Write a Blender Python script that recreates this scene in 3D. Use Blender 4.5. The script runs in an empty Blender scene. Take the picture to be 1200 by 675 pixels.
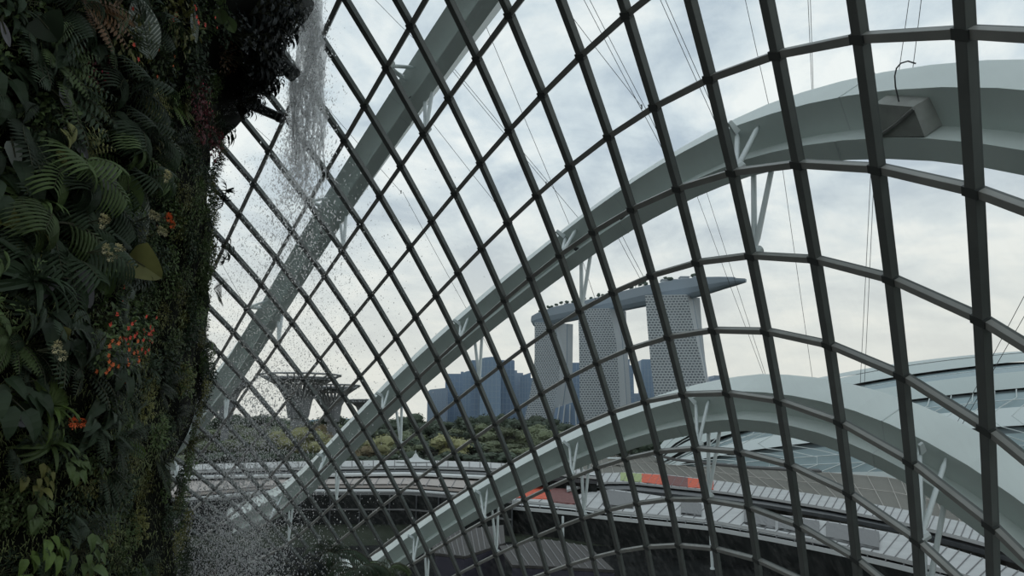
import bpy, math, random
import numpy as np
from mathutils import Vector, Matrix, noise
R = math.radians
rnd = random.Random(7)
SC = bpy.context.scene
COL = SC.collection
H = 22.0                    # eye height above the ground outside
FP = 800.0                  # focal length in pixels of the 1200 px wide frame
PITCH = math.atan(153/800)
CP, SP = math.cos(PITCH), math.sin(PITCH)
U = 1.9                     # one glazing panel in metres

# ------------------------------------------------------------------ helpers
def ray(x, y):
    a, b = (x-600)/FP, (337.5-y)/FP
    return Vector((a, CP - b*SP, SP + b*CP))
def at(x, y, Y):                     # point seen at (x, y) at ground distance Y
    d = ray(x, y); t = Y/d.y
    return Vector((d.x*t, Y, H + d.z*t))
def on_z(x, y, z):                   # point seen at (x, y) at height z
    d = ray(x, y); t = (z-H)/d.z
    return Vector((d.x*t, d.y*t, z))
def at_r(x, y, t):
    d = ray(x, y).normalized()
    return Vector((0, 0, H)) + d*t
def cam2w(v):
    return Vector((v[0], v[2]*CP - v[1]*SP, H + v[2]*SP + v[1]*CP))

class MB:
    def __init__(s): s.v=[]; s.f=[]; s.m=[]; s.mi=0
    def quad(s, *p):
        n=len(s.v); s.v += [tuple(q) for q in p]; s.f.append(tuple(range(n, n+len(p)))); s.m.append(s.mi)
    def box(s, lo, hi, M=None):
        n=len(s.v)
        for z in (lo[2],hi[2]):
            for x,y in ((lo[0],lo[1]),(hi[0],lo[1]),(hi[0],hi[1]),(lo[0],hi[1])):
                q=Vector((x,y,z)); q = M@q if M is not None else q
                s.v.append(tuple(q))
        for f in ((0,3,2,1),(4,5,6,7),(0,1,5,4),(1,2,6,5),(2,3,7,6),(3,0,4,7)):
            s.f.append(tuple(n+i for i in f)); s.m.append(s.mi)
    def rings(s, rings, caps=True, closed=False):
        k=len(rings[0]); n=len(s.v)
        for r in rings: s.v += [tuple(q) for q in r]
        m=len(rings)
        for i in range(m if closed else m-1):
            a=n+i*k; b=n+((i+1)%m)*k
            for j in range(k):
                s.f.append((a+j, a+(j+1)%k, b+(j+1)%k, b+j)); s.m.append(s.mi)
        if caps and not closed:
            s.f.append(tuple(n+j for j in range(k))[::-1]); s.m.append(s.mi)
            s.f.append(tuple(n+(m-1)*k+j for j in range(k))); s.m.append(s.mi)
    def tube(s, pts, rad, k=6, caps=True):
        pts=[Vector(p) for p in pts]; rings=[]
        rr = rad if isinstance(rad,(list,tuple)) else [rad]*len(pts)
        up0=None
        for i,p in enumerate(pts):
            d=(pts[min(i+1,len(pts)-1)]-pts[max(i-1,0)])
            if d.length<1e-9: d=Vector((0,0,1))
            d.normalize()
            if up0 is None:
                up0 = Vector((0,0,1)) if abs(d.z)<.9 else Vector((1,0,0))
            a=d.cross(up0); a.normalize(); b=a.cross(d); up0=b
            rings.append([p+(a*math.cos(2*math.pi*j/k)+b*math.sin(2*math.pi*j/k))*rr[i] for j in range(k)])
        s.rings(rings,caps)
    def prism(s, poly, dz):          # poly: 3D points (ccw), extruded by vector dz
        dz=Vector(dz); a=[Vector(p) for p in poly]
        s.rings([a,[p+dz for p in a]])
    def grid(s, G):
        n=len(s.v); h=len(G); w=len(G[0])
        for r in G: s.v += [tuple(q) for q in r]
        for i in range(h-1):
            for j in range(w-1):
                s.f.append((n+i*w+j, n+i*w+j+1, n+(i+1)*w+j+1, n+(i+1)*w+j)); s.m.append(s.mi)
    def mesh(s, name, mats, smooth=False):
        me=bpy.data.meshes.new(name); me.from_pydata(s.v, [], s.f)
        for m in (mats if isinstance(mats,(list,tuple)) else [mats]): me.materials.append(m)
        if any(s.m): me.polygons.foreach_set('material_index', s.m)
        if smooth: me.polygons.foreach_set('use_smooth', [True]*len(me.polygons))
        me.update(); return me
    def build(s, name, mats, parent=None, smooth=False, loc=None):
        o=bpy.data.objects.new(name, s.mesh(name,mats,smooth)); COL.objects.link(o)
        if loc is not None: o.location=loc
        if parent is not None: o.parent=parent
        return o
def icos(sub=1):
    t=(1+5**.5)/2
    v=[Vector(p).normalized() for p in ((-1,t,0),(1,t,0),(-1,-t,0),(1,-t,0),(0,-1,t),(0,1,t),(0,-1,-t),(0,1,-t),(t,0,-1),(t,0,1),(-t,0,-1),(-t,0,1))]
    f=[(0,11,5),(0,5,1),(0,1,7),(0,7,10),(0,10,11),(1,5,9),(5,11,4),(11,10,2),(10,7,6),(7,1,8),(3,9,4),(3,4,2),(3,2,6),(3,6,8),(3,8,9),(4,9,5),(2,4,11),(6,2,10),(8,6,7),(9,8,1)]
    for _ in range(sub):
        c={}; nf=[]
        def mid(a,b):
            k=(min(a,b),max(a,b))
            if k not in c: v.append(((v[a]+v[b])/2).normalized()); c[k]=len(v)-1
            return c[k]
        for a,b,d in f:
            ab,bd,da=mid(a,b),mid(b,d),mid(d,a); nf += [(a,ab,da),(b,bd,ab),(d,da,bd),(ab,bd,da)]
        f=nf
    return v,f
def tag(o, label=None, cat=None, group=None, kind=None):
    if label: o['label']=label
    if cat: o['category']=cat
    if group: o['group']=group
    if kind: o['kind']=kind
    return o
def empty(name, loc=(0,0,0), rz=0):
    o=bpy.data.objects.new(name,None); COL.objects.link(o); o.location=loc; o.rotation_euler=(0,0,rz); o.empty_display_size=.2
    return o
def copy_tree(o, parent=None):
    c=o.copy(); COL.objects.link(c)
    if parent is not None: c.parent=parent
    for ch in list(o.children): copy_tree(ch, c)
    return c

# ------------------------------------------------------------------ materials
def mat(name, col, rough=.6, metal=0, spec=.5, var=0, vscale=3, bump=0, bscale=20, trans=0, emit=None, coord='Object'):
    m=bpy.data.materials.new(name); m.use_nodes=True; nt=m.node_tree; n=nt.nodes; b=n['Principled BSDF']
    b.inputs['Base Color'].default_value=(*col,1); b.inputs['Roughness'].default_value=rough; b.inputs['Metallic'].default_value=metal
    b.inputs['Specular IOR Level'].default_value=spec
    if var or bump:
        tc=n.new('ShaderNodeTexCoord')
        if var:
            nz=n.new('ShaderNodeTexNoise'); nz.inputs['Scale'].default_value=vscale; nz.inputs['Detail'].default_value=4
            nt.links.new(tc.outputs[coord],nz.inputs['Vector'])
            cr=n.new('ShaderNodeValToRGB'); cr.color_ramp.elements[0].position=.3; cr.color_ramp.elements[1].position=.7
            cr.color_ramp.elements[0].color=(*[max(0,c*(1-var)) for c in col],1); cr.color_ramp.elements[1].color=(*[min(1,c*(1+var)) for c in col],1)
            nt.links.new(nz.outputs['Fac'],cr.inputs['Fac']); nt.links.new(cr.outputs['Color'],b.inputs['Base Color'])
        if bump:
            nb=n.new('ShaderNodeTexNoise'); nb.inputs['Scale'].default_value=bscale; nb.inputs['Detail'].default_value=5
            nt.links.new(tc.outputs[coord],nb.inputs['Vector'])
            bp=n.new('ShaderNodeBump'); bp.inputs['Strength'].default_value=bump; nt.links.new(nb.outputs['Fac'],bp.inputs['Height']); nt.links.new(bp.outputs['Normal'],b.inputs['Normal'])
    if emit: b.inputs['Emission Color'].default_value=(*emit[0],1); b.inputs['Emission Strength'].default_value=emit[1]
    return m
def leafmat(name, col, rough=.45, var=.45, spec=.4, trans=.25):
    if name.startswith('leaf') and name!='leaf_blackish': col=[c*1.75 for c in col]
    """leaf: colour varies from plant to plant and over the clump, with a little light coming through"""
    m=bpy.data.materials.new(name); m.use_nodes=True; nt=m.node_tree; n=nt.nodes; b=n['Principled BSDF']; L=nt.links.new
    oi=n.new('ShaderNodeObjectInfo'); tc=n.new('ShaderNodeTexCoord'); nz=n.new('ShaderNodeTexNoise'); nz.inputs['Scale'].default_value=4
    L(tc.outputs['Object'],nz.inputs['Vector'])
    ad=n.new('ShaderNodeMath'); ad.operation='MULTIPLY_ADD'; ad.inputs[1].default_value=.6; L(oi.outputs['Random'],ad.inputs[0]); L(nz.outputs['Fac'],ad.inputs[2])
    cr=n.new('ShaderNodeValToRGB'); cr.color_ramp.elements[0].position=.35; cr.color_ramp.elements[1].position=1.1 if False else 1.0
    lo=[c*(1-var) for c in col]; hi=[min(1,c*(1+var)) for c in col]
    cr.color_ramp.elements[0].color=(*lo,1); cr.color_ramp.elements[1].color=(*hi,1)
    L(ad.outputs[0],cr.inputs['Fac']); L(cr.outputs['Color'],b.inputs['Base Color'])
    b.inputs['Roughness'].default_value=rough; b.inputs['Specular IOR Level'].default_value=spec
    if trans:
        tr=n.new('ShaderNodeBsdfTranslucent'); L(cr.outputs['Color'],tr.inputs['Color'])
        mx=n.new('ShaderNodeMixShader'); mx.inputs['Fac'].default_value=trans
        L(b.outputs[0],mx.inputs[1]); L(tr.outputs[0],mx.inputs[2]); L(mx.outputs[0],n['Material Output'].inputs['Surface'])
    return m

M={}
M['frame']=mat('painted_steel_grey',(.135,.150,.143),.45,var=.12,vscale=2)
M['frame_in']=mat('glazing_strip_grey',(.13,.145,.14),.5)
M['transom']=mat('transom_lit_grey',(.32,.33,.31),.45,var=.12,vscale=2)  # mullion steel lightened, light from above put into the colour
M['joint']=mat('joint_steel',(.055,.063,.06),.5)
M['arch']=mat('white_arch_paint',(.68,.745,.725),.45,var=.06,vscale=.6)
M['strut']=mat('white_strut_paint',(.58,.63,.63),.4)
M['cable']=mat('steel_cable',(.06,.065,.07),.5)
M['canvas']=mat('grey_canvas',(.34,.35,.33),.9,var=.2,vscale=3,bump=.4,bscale=6)
M['dark']=mat('dark_fitting',(.03,.032,.033),.5)
# glass: thin pane that lets the view through, reflects at grazing angles, carries faint run marks of dirt
g=bpy.data.materials.new('pane_glass'); g.use_nodes=True; nt=g.node_tree; n=nt.nodes; L=nt.links.new
n.remove(n['Principled BSDF'])
tr=n.new('ShaderNodeBsdfTransparent'); tr.inputs['Color'].default_value=(.88,.925,.905,1)
gl=n.new('ShaderNodeBsdfGlossy'); gl.inputs['Roughness'].default_value=.03
lw=n.new('ShaderNodeLayerWeight'); lw.inputs['Blend'].default_value=.5; pw=n.new('ShaderNodeMath'); pw.operation='POWER'; pw.inputs[1].default_value=5; L(lw.outputs['Facing'],pw.inputs[0])
fr=n.new('ShaderNodeMath'); fr.operation='MULTIPLY_ADD'; fr.inputs[1].default_value=.25; fr.inputs[2].default_value=.008; L(pw.outputs[0],fr.inputs[0])
m1=n.new('ShaderNodeMixShader'); L(fr.outputs[0],m1.inputs['Fac']); L(tr.outputs[0],m1.inputs[1]); L(gl.outputs[0],m1.inputs[2])
df=n.new('ShaderNodeBsdfTranslucent'); df.inputs['Color'].default_value=(.8,.8,.76,1)
tc=n.new('ShaderNodeTexCoord'); mp=n.new('ShaderNodeMapping'); mp.inputs['Scale'].default_value=(5,5,.8); mp.inputs['Rotation'].default_value=(R(28),R(-22),0)
nz=n.new('ShaderNodeTexNoise'); nz.inputs['Scale'].default_value=1.0; nz.inputs['Detail'].default_value=6; nz.inputs['Roughness'].default_value=.6
L(tc.outputs['Object'],mp.inputs['Vector']); L(mp.outputs[0],nz.inputs['Vector'])
cr=n.new('ShaderNodeValToRGB'); cr.color_ramp.elements[0].position=.45; cr.color_ramp.elements[0].color=(.001,.001,.001,1); cr.color_ramp.elements[1].position=.8; cr.color_ramp.elements[1].color=(.035,.035,.035,1)
L(nz.outputs['Fac'],cr.inputs['Fac'])
m2=n.new('ShaderNodeMixShader'); L(cr.outputs['Color'],m2.inputs['Fac']); L(m1.outputs[0],m2.inputs[1]); L(df.outputs[0],m2.inputs[2])
L(m2.outputs[0],n['Material Output'].inputs['Surface']); M['glass']=g

# ------------------------------------------------------------------ world: high broken overcast
w=bpy.data.worlds.new('sky'); SC.world=w; w.use_nodes=True; nt=w.node_tree; n=nt.nodes; L=nt.links.new
bg=n['Background']
tc=n.new('ShaderNodeTexCoord'); sx=n.new('ShaderNodeSeparateXYZ'); L(tc.outputs['Generated'],sx.inputs[0])
# project the direction on a cloud layer
zc=n.new('ShaderNodeMath'); zc.operation='MAXIMUM'; zc.inputs[1].default_value=0.0; L(sx.outputs['Z'],zc.inputs[0])
za=n.new('ShaderNodeMath'); za.operation='ADD'; za.inputs[1].default_value=.25; L(zc.outputs[0],za.inputs[0])
dx=n.new('ShaderNodeMath'); dx.operation='DIVIDE'; L(sx.outputs['X'],dx.inputs[0]); L(za.outputs[0],dx.inputs[1])
dy=n.new('ShaderNodeMath'); dy.operation='DIVIDE'; L(sx.outputs['Y'],dy.inputs[0]); L(za.outputs[0],dy.inputs[1])
cv=n.new('ShaderNodeCombineXYZ'); L(dx.outputs[0],cv.inputs['X']); L(dy.outputs[0],cv.inputs['Y'])
n1=n.new('ShaderNodeTexNoise'); n1.inputs['Scale'].default_value=2.6; n1.inputs['Detail'].default_value=10; n1.inputs['Roughness'].default_value=.6; n1.inputs['Distortion'].default_value=.3; L(cv.outputs[0],n1.inputs['Vector'])
c1=n.new('ShaderNodeValToRGB'); e=c1.color_ramp.elements
e[0].position=.38; e[0].color=(.45,.52,.61,1); e[1].position=.62; e[1].color=(.86,.87,.88,1)
q=c1.color_ramp.elements.new(.50); q.color=(.64,.70,.76,1)
L(n1.outputs['Fac'],c1.inputs['Fac'])
# haze towards the horizon
c2=n.new('ShaderNodeValToRGB'); e=c2.color_ramp.elements; e[0].position=0; e[0].color=(1,1,1,1); e[1].position=.42; e[1].color=(0,0,0,1)
c2.color_ramp.interpolation='EASE'; L(zc.outputs[0],c2.inputs['Fac'])
mm=n.new('ShaderNodeMath'); mm.operation='MULTIPLY'; mm.inputs[1].default_value=.85; L(c2.outputs['Color'],mm.inputs[0])
mx=n.new('ShaderNodeMix'); mx.data_type='RGBA'; L(mm.outputs[0],mx.inputs['Factor']); L(c1.outputs['Color'],mx.inputs[6]); mx.inputs[7].default_value=(.74,.71,.66,1)
L(mx.outputs[2],bg.inputs['Color']); bg.inputs['Strength'].default_value=1.0
SC.view_settings.view_transform='Standard'; SC.view_settings.look='None'; SC.view_settings.exposure=.2; SC.view_settings.gamma=1
SC.cycles.transparent_max_bounces=28; SC.cycles.max_bounces=14; SC.cycles.diffuse_bounces=6; SC.cycles.glossy_bounces=2; SC.cycles.transmission_bounces=14
SC.cycles.caustics_reflective=False; SC.cycles.caustics_refractive=False
cam=bpy.data.cameras.new('camera'); co=bpy.data.objects.new('camera',cam); COL.objects.link(co); SC.camera=co
co.location=(0,0,H); co.rotation_euler=(math.pi/2+PITCH,0,0); cam.sensor_width=36; cam.lens=36*FP/1200; cam.clip_end=6000; cam.clip_start=.05
EXPS=[(0,0),(0,1),(0,2),(0,3),(0,4),(0,5),(1,0),(1,1),(1,2),(1,3),(1,4),(1,5),(2,0),(2,1),(2,2),(2,3),(2,4),(2,5),(3,0),(3,1),(3,2),(3,3),(3,4),(4,0),(4,1),(4,2),(4,3),(5,0),(5,1),(5,2),(5,3),(6,0),(6,1),(6,2),(7,0),(7,1)]
COEF=[[0.21243,-0.973826,11.196267],[1.554094,-4.033055,2.277504],[-0.195535,-0.207308,-0.206679],[0.040214,0.021056,-0.024503],[-0.023497,-0.011453,-0.015386],[-0.012099,-0.008754,-0.00223],[3.970789,3.594287,-6.832974],[-0.059981,0.521224,-0.209015],[0.09211,-0.130728,0.157264],[-0.051545,-0.01906,0.099297],[-0.010182,0.012896,0.020041],[0.014228,0.006655,0.006913],[-0.666813,-1.13937,-2.091035],[-0.201398,0.568648,-0.494337],[0.051405,-0.060339,-0.012314],[0.06412,0.042765,0.082513],[0.034999,0.029311,0.043291],[0.00648,0.004294,0.006376],[-0.011369,-1.394499,0.475659],[0.255387,-0.519699,0.149313],[-0.305396,0.120241,-0.382858],[-0.060219,-0.027543,-0.110666],[0.026429,0.008483,0.009051],[0.042023,-1.340853,1.718056],[0.46238,-1.102165,0.70083],[-0.076576,0.048139,-0.152298],[-0.058109,0.002473,-0.057216],[-0.132415,-0.049642,0.161713],[0.001033,-0.193523,0.128531],[0.096394,-0.057221,0.126248],[-0.00036,0.016542,0.007888],[-0.053384,0.556564,-0.515527],[-0.137901,0.373862,-0.170645],[0.037042,-0.025859,0.057928],[0.004015,0.184316,-0.158035],[-0.03873,0.131347,-0.063386]]
# ------------------------------------------------------------------ the glass shell
CO=np.array(COEF); EX=np.array(EXPS)
def S(c, r):
    x=(c+9)/10.0; y=(r-2)/5.0
    return cam2w((x**EX[:,0]*y**EX[:,1])@CO*U)
def SN(c, r):
    e=.01
    a=S(c+e,r)-S(c-e,r); b=S(c,r+e)-S(c,r-e)
    nn=a.cross(b).normalized()
    if nn.dot(S(c,r)-Vector((0,0,H)))<0: nn=-nn
    return nn, a.normalized(), b.normalized()
def SH(c, r, h): return S(c,r)+SN(c,r)[0]*h
C0, C1, R0, R1 = -27, 4, -7, 11
win=tag(empty('window_1', S(-9,9)), kind='structure')
win.location=(0,0,0)
P={}
for c in range(C0,C1+1):
    for r in range(R0,R1+1):
        nn,a,b=SN(c,r); P[c,r]=(S(c,r),nn,a,b)
def beam(path, w, d, lift, name, mtl, strip=True):
    """path: (point, outward normal, tangent) at each node; box w wide, d deep on the inside of the glass"""
    mb=MB(); rg=[]; rs=[]
    for p,nn,t in path:
        s=t.cross(nn).normalized()
        ch=.04*w
        prof=[(-w/2,lift),(-w/2,-d+ch),(-w/2+ch,-d),(w/2-ch,-d),(w/2,-d+ch),(w/2,lift)]
        rg.append([p+s*a+nn*b for a,b in prof])
        rs.append([p+s*a+nn*b for a,b in ((-w*.36,lift+.055),(-w*.36,lift),(w*.36,lift),(w*.36,lift+.055))])
    mb.rings(rg); 
    if strip: mb.mi=1; mb.rings(rs)
    return mb.build(name,[mtl,M['frame_in']],win)
for c in range(C0,C1+1):
    beam([(P[c,r][0],P[c,r][1],P[c,r][3]) for r in range(R0,R1+1)], .148,.10,0,'mullion',M['frame'])
for r in range(R0,R1+1):
    beam([(P[c,r][0],P[c,r][1],P[c,r][2]) for c in range(C0,C1+1)], .112,.085,0,'transom',M['transom'])
# splice collars where the bars cross
mb=MB()
for c in range(C0,C1+1):
    for r in range(R0,R1+1):
        p,nn,a,b=P[c,r]; s=b.cross(nn).normalized()
        t=nn.cross(s)
        Mx=Matrix((s,t,nn)).transposed().to_4x4(); Mx.translation=p
        mb.box((-.105,-.062,-.108),(.105,.062,.0),Mx)
mb.build('joint_collars',M['joint'],win)
mb=MB()
G=[[P[c,r][0]+P[c,r][1]*.03 for c in range(C0,C1+1)] for r in range(R0,R1+1)]
mb.grid(G); mb.build('glazing',M['glass'],win)
# foot of the shell: a ring beam and a low concrete wall under it
mb=MB(); rg=[]
for c in range(C0,C1+1):
    p=P[c,R1][0]; nn=Vector((P[c,R1][1].x,P[c,R1][1].y,0)).normalized()
    rg.append([p+nn*-.35+Vector((0,0,.15)),p+nn*.35+Vector((0,0,.15)),Vector((p.x,p.y,0))+nn*.6,Vector((p.x,p.y,0))+nn*-.6])
mb.rings(rg); M['concrete']=mat('concrete',(.22,.22,.21),.8,var=.2,vscale=.8,bump=.1)
tag(mb.build('wall_foot',M['concrete']),kind='structure')

# ------------------------------------------------------------------ white steel arches outside the shell
def arch(name, rc, offs, label, stations, h=1.2*U, lamps=(), plats=()):
    root=tag(empty(name,(0,0,0)),label,'arch')
    # stepped box section: (up along the shell, outward)
    prof=[(.30,-.12),(.30,.62),(-.42,.62),(-.42,-.45),(-.15,-.45),(-.15,-.12)]
    prof=[(a*1.4,b*1.25) for a,b in prof]
    rg=[];cs=[C0-1+i*.5 for i in range(int((C1+2-C0)*2)+1)]
    def frame(c):
        r=rc(c); p=SH(c,r,h); nn,a,b=SN(c,r)
        e=.05; t=(SH(c+e,rc(c+e),h)-SH(c-e,rc(c-e),h)).normalized()
        up=t.cross(nn).normalized()
        if up.z<0: up=-up
        nn=up.cross(t); 
        if nn.dot(SN(c,r)[0])<0: nn=-nn
        return p,up,nn,t
    for c in cs:
        p,up,nn,t=frame(c); rg.append([p+up*a+nn*b for a,b in prof])
    mb=MB(); mb.rings(rg); mb.build('arch_box',M['arch'],root)
    # thin seam plates where the box lengths are bolted together
    for c in range(C0,C1+1,4):
        p,up,nn,t=frame(c+.4); mb=MB()
        mb.rings([[p+up*a*1.02+nn*b*1.02+t*s for a,b in prof] for s in (-.012,.012)])
        mb.build('seam_plate',M['strut'],root)
    lo=math.floor(rc(-9)-.2)+0
    for c in stations:
        p,up,nn,t=frame(c-.95)
        rlow=round(rc(-9)+.55); rup=rlow-1
        for rr,dd,rad in ((rlow,-.40,.055),(rup,.25,.05)):
            q=S(c,rr)+SN(c,rr)[0]*.05
            for sgn in (-1,1):
                a=p+up*dd+nn*(-.1 if dd>0 else -.02)+t*sgn*.30
                mb=MB(); n1=a.lerp(q,.06); n2=a.lerp(q,.94)
                mb.tube([a,n1,a.lerp(q,.14),a.lerp(q,.86),n2,q+t*sgn*.04],[rad*.5,rad*.6,rad,rad,rad*.6,rad*.5],8)
                mb.build('strut',M['strut'],root,smooth=True)
            mb=MB(); nn2=SN(c,rr)[0]; s=t
            mb.tube([q-nn2*.06,q+nn2*.16],.085,8); mb.build('strut_foot',M['strut'],root)
        # fin plate on the arch where the struts meet it
        mb=MB(); mb.rings([[p+up*.30-nn*.46+t*s,p+up*.34-nn*.30+t*s,p+up*.62-nn*.40+t*s,p+up*.60-nn*.50+t*s] for s in (-.025,.025)])
        mb.build('fin_plate',M['strut'],root)
    for c in plats:
        p,up,nn,t=frame(c)
        mb=MB(); mb.rings([[p+up*-.42+nn*-.02+t*.8,p+up*-.42+nn*.3+t*.8,p+up*-.42+nn*.3-t*.8,p+up*-.42+nn*-.02-t*.8],
                           [p+up*-.58+nn*-.02+t*.6,p+up*-.58+nn*.3+t*.6,p+up*-.58+nn*.3-t*.6,p+up*-.58+nn*-.02-t*.6]])
        mb.build('lighting_tray',M['strut'],root)
    for c in lamps:
        p,up,nn,t=frame(c)
        mb=MB(); q=p+nn*-.1-up*.12
        mb.tube([q-nn*.35,q-nn*.35-up*.02,q-nn*.22-up*.22],[.03,.05,.09],8); mb.tube([q,q-nn*.35],.018,5)
        mb.build('floodlight',M['dark'],root)
    return root,frame
lin=lambda *pts:(lambda c: float(np.interp(c,[p[0] for p in pts],[p[1] for p in pts])))
a1,f1=arch('steel_arch',lin((-27,-2.45),(-21,-2.5),(-15,-2.65),(-5,-2.78),(4,-2.8)),0,'white steel arch rising steeply outside the glass at upper left behind the waterfall',(-25,-21,-17,-13,-9,-5,-1,3),lamps=(-10.3,-14.6),plats=(-11.2,-8.4,-16.4))
a2,f2=arch('steel_arch',lin((-27,1.3),(-20,1.15),(-9,1.12),(-4,1.08),(4,1.3)),0,'long white steel arch sweeping across the middle of the view, in front of the towers',(-23,-19,-15,-11,-7,-3,1),lamps=(-13.0,-10.4,-7.9,-6.6),plats=(-6.3,-4.9))
a3,f3=arch('steel_arch',lin((-27,5.2),(-19,5.0),(-10,4.95),(-5,5.0),(-1,5.3),(4,5.5)),0,'lowest white steel arch curving over the station roofs at lower right',(-25,-21,-17,-13,-9,-5,-1,3),lamps=(),plats=())
# canvas covered box on the middle arch, with a bent rod on top
cb=tag(empty('covered_equipment_box',(0,0,0)),'grey canvas covered box resting against the middle arch at upper right','box')
p,up,nn,t=f2(-1.85)
if t.x<0: t=-t
mb=MB()
base=[(-.42,-.16,-.2),(.48,-.16,-.2),(.48,-.55,-.2),(-.42,-.55,-.2)]; top=[(-.36,-.16,.34),(.36,-.16,.26),(.33,-.48,.26),(-.33,-.48,.34)]
f=lambda q:p+t*q[0]+nn*q[1]+up*q[2]
mid=[tuple((np.array(a)+np.array(b))/2*np.array((1.02,1.01,1))) for a,b in zip(base,top)]
mb.rings([[f(q) for q in base],[f(q) for q in mid],[f(q) for q in top]]); mb.build('canvas_cover',M['canvas'],cb)
mb=MB(); mb.tube([f((-.3,-.57,-.18)),f((.05,-.55,.02)),f((.36,-.50,.24))],.03,6); mb.build('strap',M['concrete'],cb)
mb=MB(); mb.tube([f((.0,-.35,.28)),f((.0,-.35,.55)),f((.03,-.35,.72)),f((.09,-.35,.84)),f((.18,-.35,.91)),f((.30,-.35,.93)),f((.42,-.35,.88))],.012,5); mb.build('bent_rod',M['cable'],cb)
# ------------------------------------------------------------------ ground outside
M['ground']=mat('park_ground',(.028,.034,.024),.9,spec=.03,var=.4,vscale=.02)
mb=MB(); mb.box((-2500,-2500,-1),(2500,3500,0)); 
tag(mb.build('ground',M['ground']),kind='structure')
M['blue1']=mat('hazy_blue_facade',(.20,.29,.40),.5); M['blue2']=mat('hazy_slate_facade',(.24,.31,.40),.5); M['blue3']=mat('hazy_deep_blue_facade',(.17,.25,.36),.5)  # distance haze is put into these lightened blue facade colours
M['blueline']=mat('facade_bands',(.27,.35,.44),.6)
def facade(name, wallc, winc, bw, bh, mortar=.25, off=0):
    """rows of windows between pale floor slabs, in metres of the local face (uses UV laid out in metres)"""
    m=bpy.data.materials.new(name); m.use_nodes=True; nt=m.node_tree; n=nt.nodes; L=nt.links.new; b=n['Principled BSDF']
    uv=n.new('ShaderNodeUVMap'); bt=n.new('ShaderNodeTexBrick'); L(uv.outputs[0],bt.inputs['Vector'])
    bt.offset=off; bt.inputs['Scale'].default_value=1; bt.inputs['Brick Width'].default_value=bw; bt.inputs['Row Height'].default_value=bh
    bt.inputs['Mortar Size'].default_value=mortar*bh; bt.inputs['Mortar Smooth'].default_value=0
    bt.inputs['Color1'].default_value=(*winc,1); bt.inputs['Color2'].default_value=(*[c*1.5 for c in winc],1); bt.inputs['Mortar'].default_value=(*wallc,1)
    L(bt.outputs['Color'],b.inputs['Base Color']); b.inputs['Roughness'].default_value=.6
    return m
def build_uv(mb, name, mats, parent, uvs):
    o=mb.build(name,mats,parent); me=o.data; uvl=me.uv_layers.new(name='UVMap')
    k=0
    for p,uf in zip(me.polygons,uvs):
        for li,uvv in zip(p.loop_indices,uf): uvl.data[li].uv=uvv
    return o
M['balcony']=facade('balcony_grid_facade',(.46,.50,.52),(.12,.14,.16),4.6,3.6,.17,.5)
M['tower_conc']=mat('tower_end_wall',(.42,.46,.49),.7,var=.04,vscale=.03)
M['tower_gap']=mat('tower_glazed_recess',(.16,.22,.29),.4)
M['deck']=mat('deck_hull',(.25,.31,.37),.5)
M['deck_top']=mat('deck_planting',(.07,.10,.08),.9)
# three hotel towers. Each level: left edge, right edge of the window face, the fold between the two slabs, right edge of the end wall
def tower(label, D0, D1, lev, group=None):
    root=tag(empty('hotel_tower',(0,0,0)),label,'tower')
    # facade slab
    rows=[]
    for y,xa,xb,xc,xd in lev:
        a=at(xa,y,D0); z=a.z
        def X(x,D): return Vector(((x-600)/FP*D*(CP+SP*(z-H)/D)*1.0, D, z))
        def XX(x,D):
            # ground position whose image column is x at height z
            zc=D*CP+(z-H)*SP
            return Vector(((x-600)/FP*zc, D, z))
        rows.append([XX(xa,D0),XX(xb,D0-6),XX(xc,D0+16),XX(xc+.8,D0+18),XX(xd-.9*0,D1),XX(xd-4,D1+24),XX(xa+6,D1+24)])
    mb=MB(); uvs=[]
    def face(i,j,mi,uv=None):
        for k in range(len(rows)-1):
            A,B=rows[k],rows[k+1]
            mb.mi=mi; mb.quad(A[i],B[i],B[j],A[j])
            if mi==0: uvs.append([(-(A[i]-A[j]).length/2*1.0,A[i].z),(-(B[i]-B[j]).length/2,B[i].z),((B[i]-B[j]).length/2,B[j].z),((A[i]-A[j]).length/2,A[j].z)])
            else: uvs.append([(0,0)]*4)
    face(0,1,0); build_uv(mb,'balcony_face',M['balcony'],root,uvs)
    mb=MB()
    for k in range(len(rows)-1):
        A,B=rows[k],rows[k+1]
        for i,j in ((1,2),(5,6),(6,0)): mb.quad(A[i],B[i],B[j],A[j])
    mb.quad(*[rows[0][i] for i in (0,6,5,4,2,1)]); mb.build('end_wall',M['tower_conc'],root)
    mb=MB()
    for k in range(len(rows)-1):
        A,B=rows[k],rows[k+1]; mb.quad(A[2],B[2],B[3],A[3])
    mb.build('glazed_recess',M['tower_gap'],root)
    mb=MB()
    for k in range(len(rows)-1):
        A,B=rows[k],rows[k+1]; mb.quad(A[3],B[3],B[4],A[4]); mb.quad(A[4],B[4],B[5],A[5])
    mb.build('rear_slab',M['tower_conc'],root)
    mb=MB(); lo=[Vector((p.x,p.y,-.5)) for p in rows[-1]]; mb.rings([rows[-1],lo]); mb.build('podium_wall',M['tower_conc'],root)
    return root
t1=tower('leftmost of the three pale hotel towers under the long roof deck',1240,1262,
 [(378,626.5,651,664,671.5),(420,626.5,656,664,671),(445,624,655.5,663,670.5),(470,619.5,650,660,671),(490,615,645.5,657,672),(516,609,640,654,673)])
t2=tower('middle one of the three pale hotel towers under the long roof deck',1080,1102,
 [(362,677.5,714,724,733.5),(400,678.5,722,729,735),(440,679,725,732,737.5),(470,679.5,726.5,734,739.5),(515,680,727.5,737,741)])
t3=tower('rightmost and nearest of the three pale hotel towers under the long roof deck',940,962,
 [(346,756,805,811,820),(380,758.5,812,817,822.5),(420,762,821,824,826.5),(455,766,829,830.5,831.5),(500,770,838,839,840)])
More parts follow.
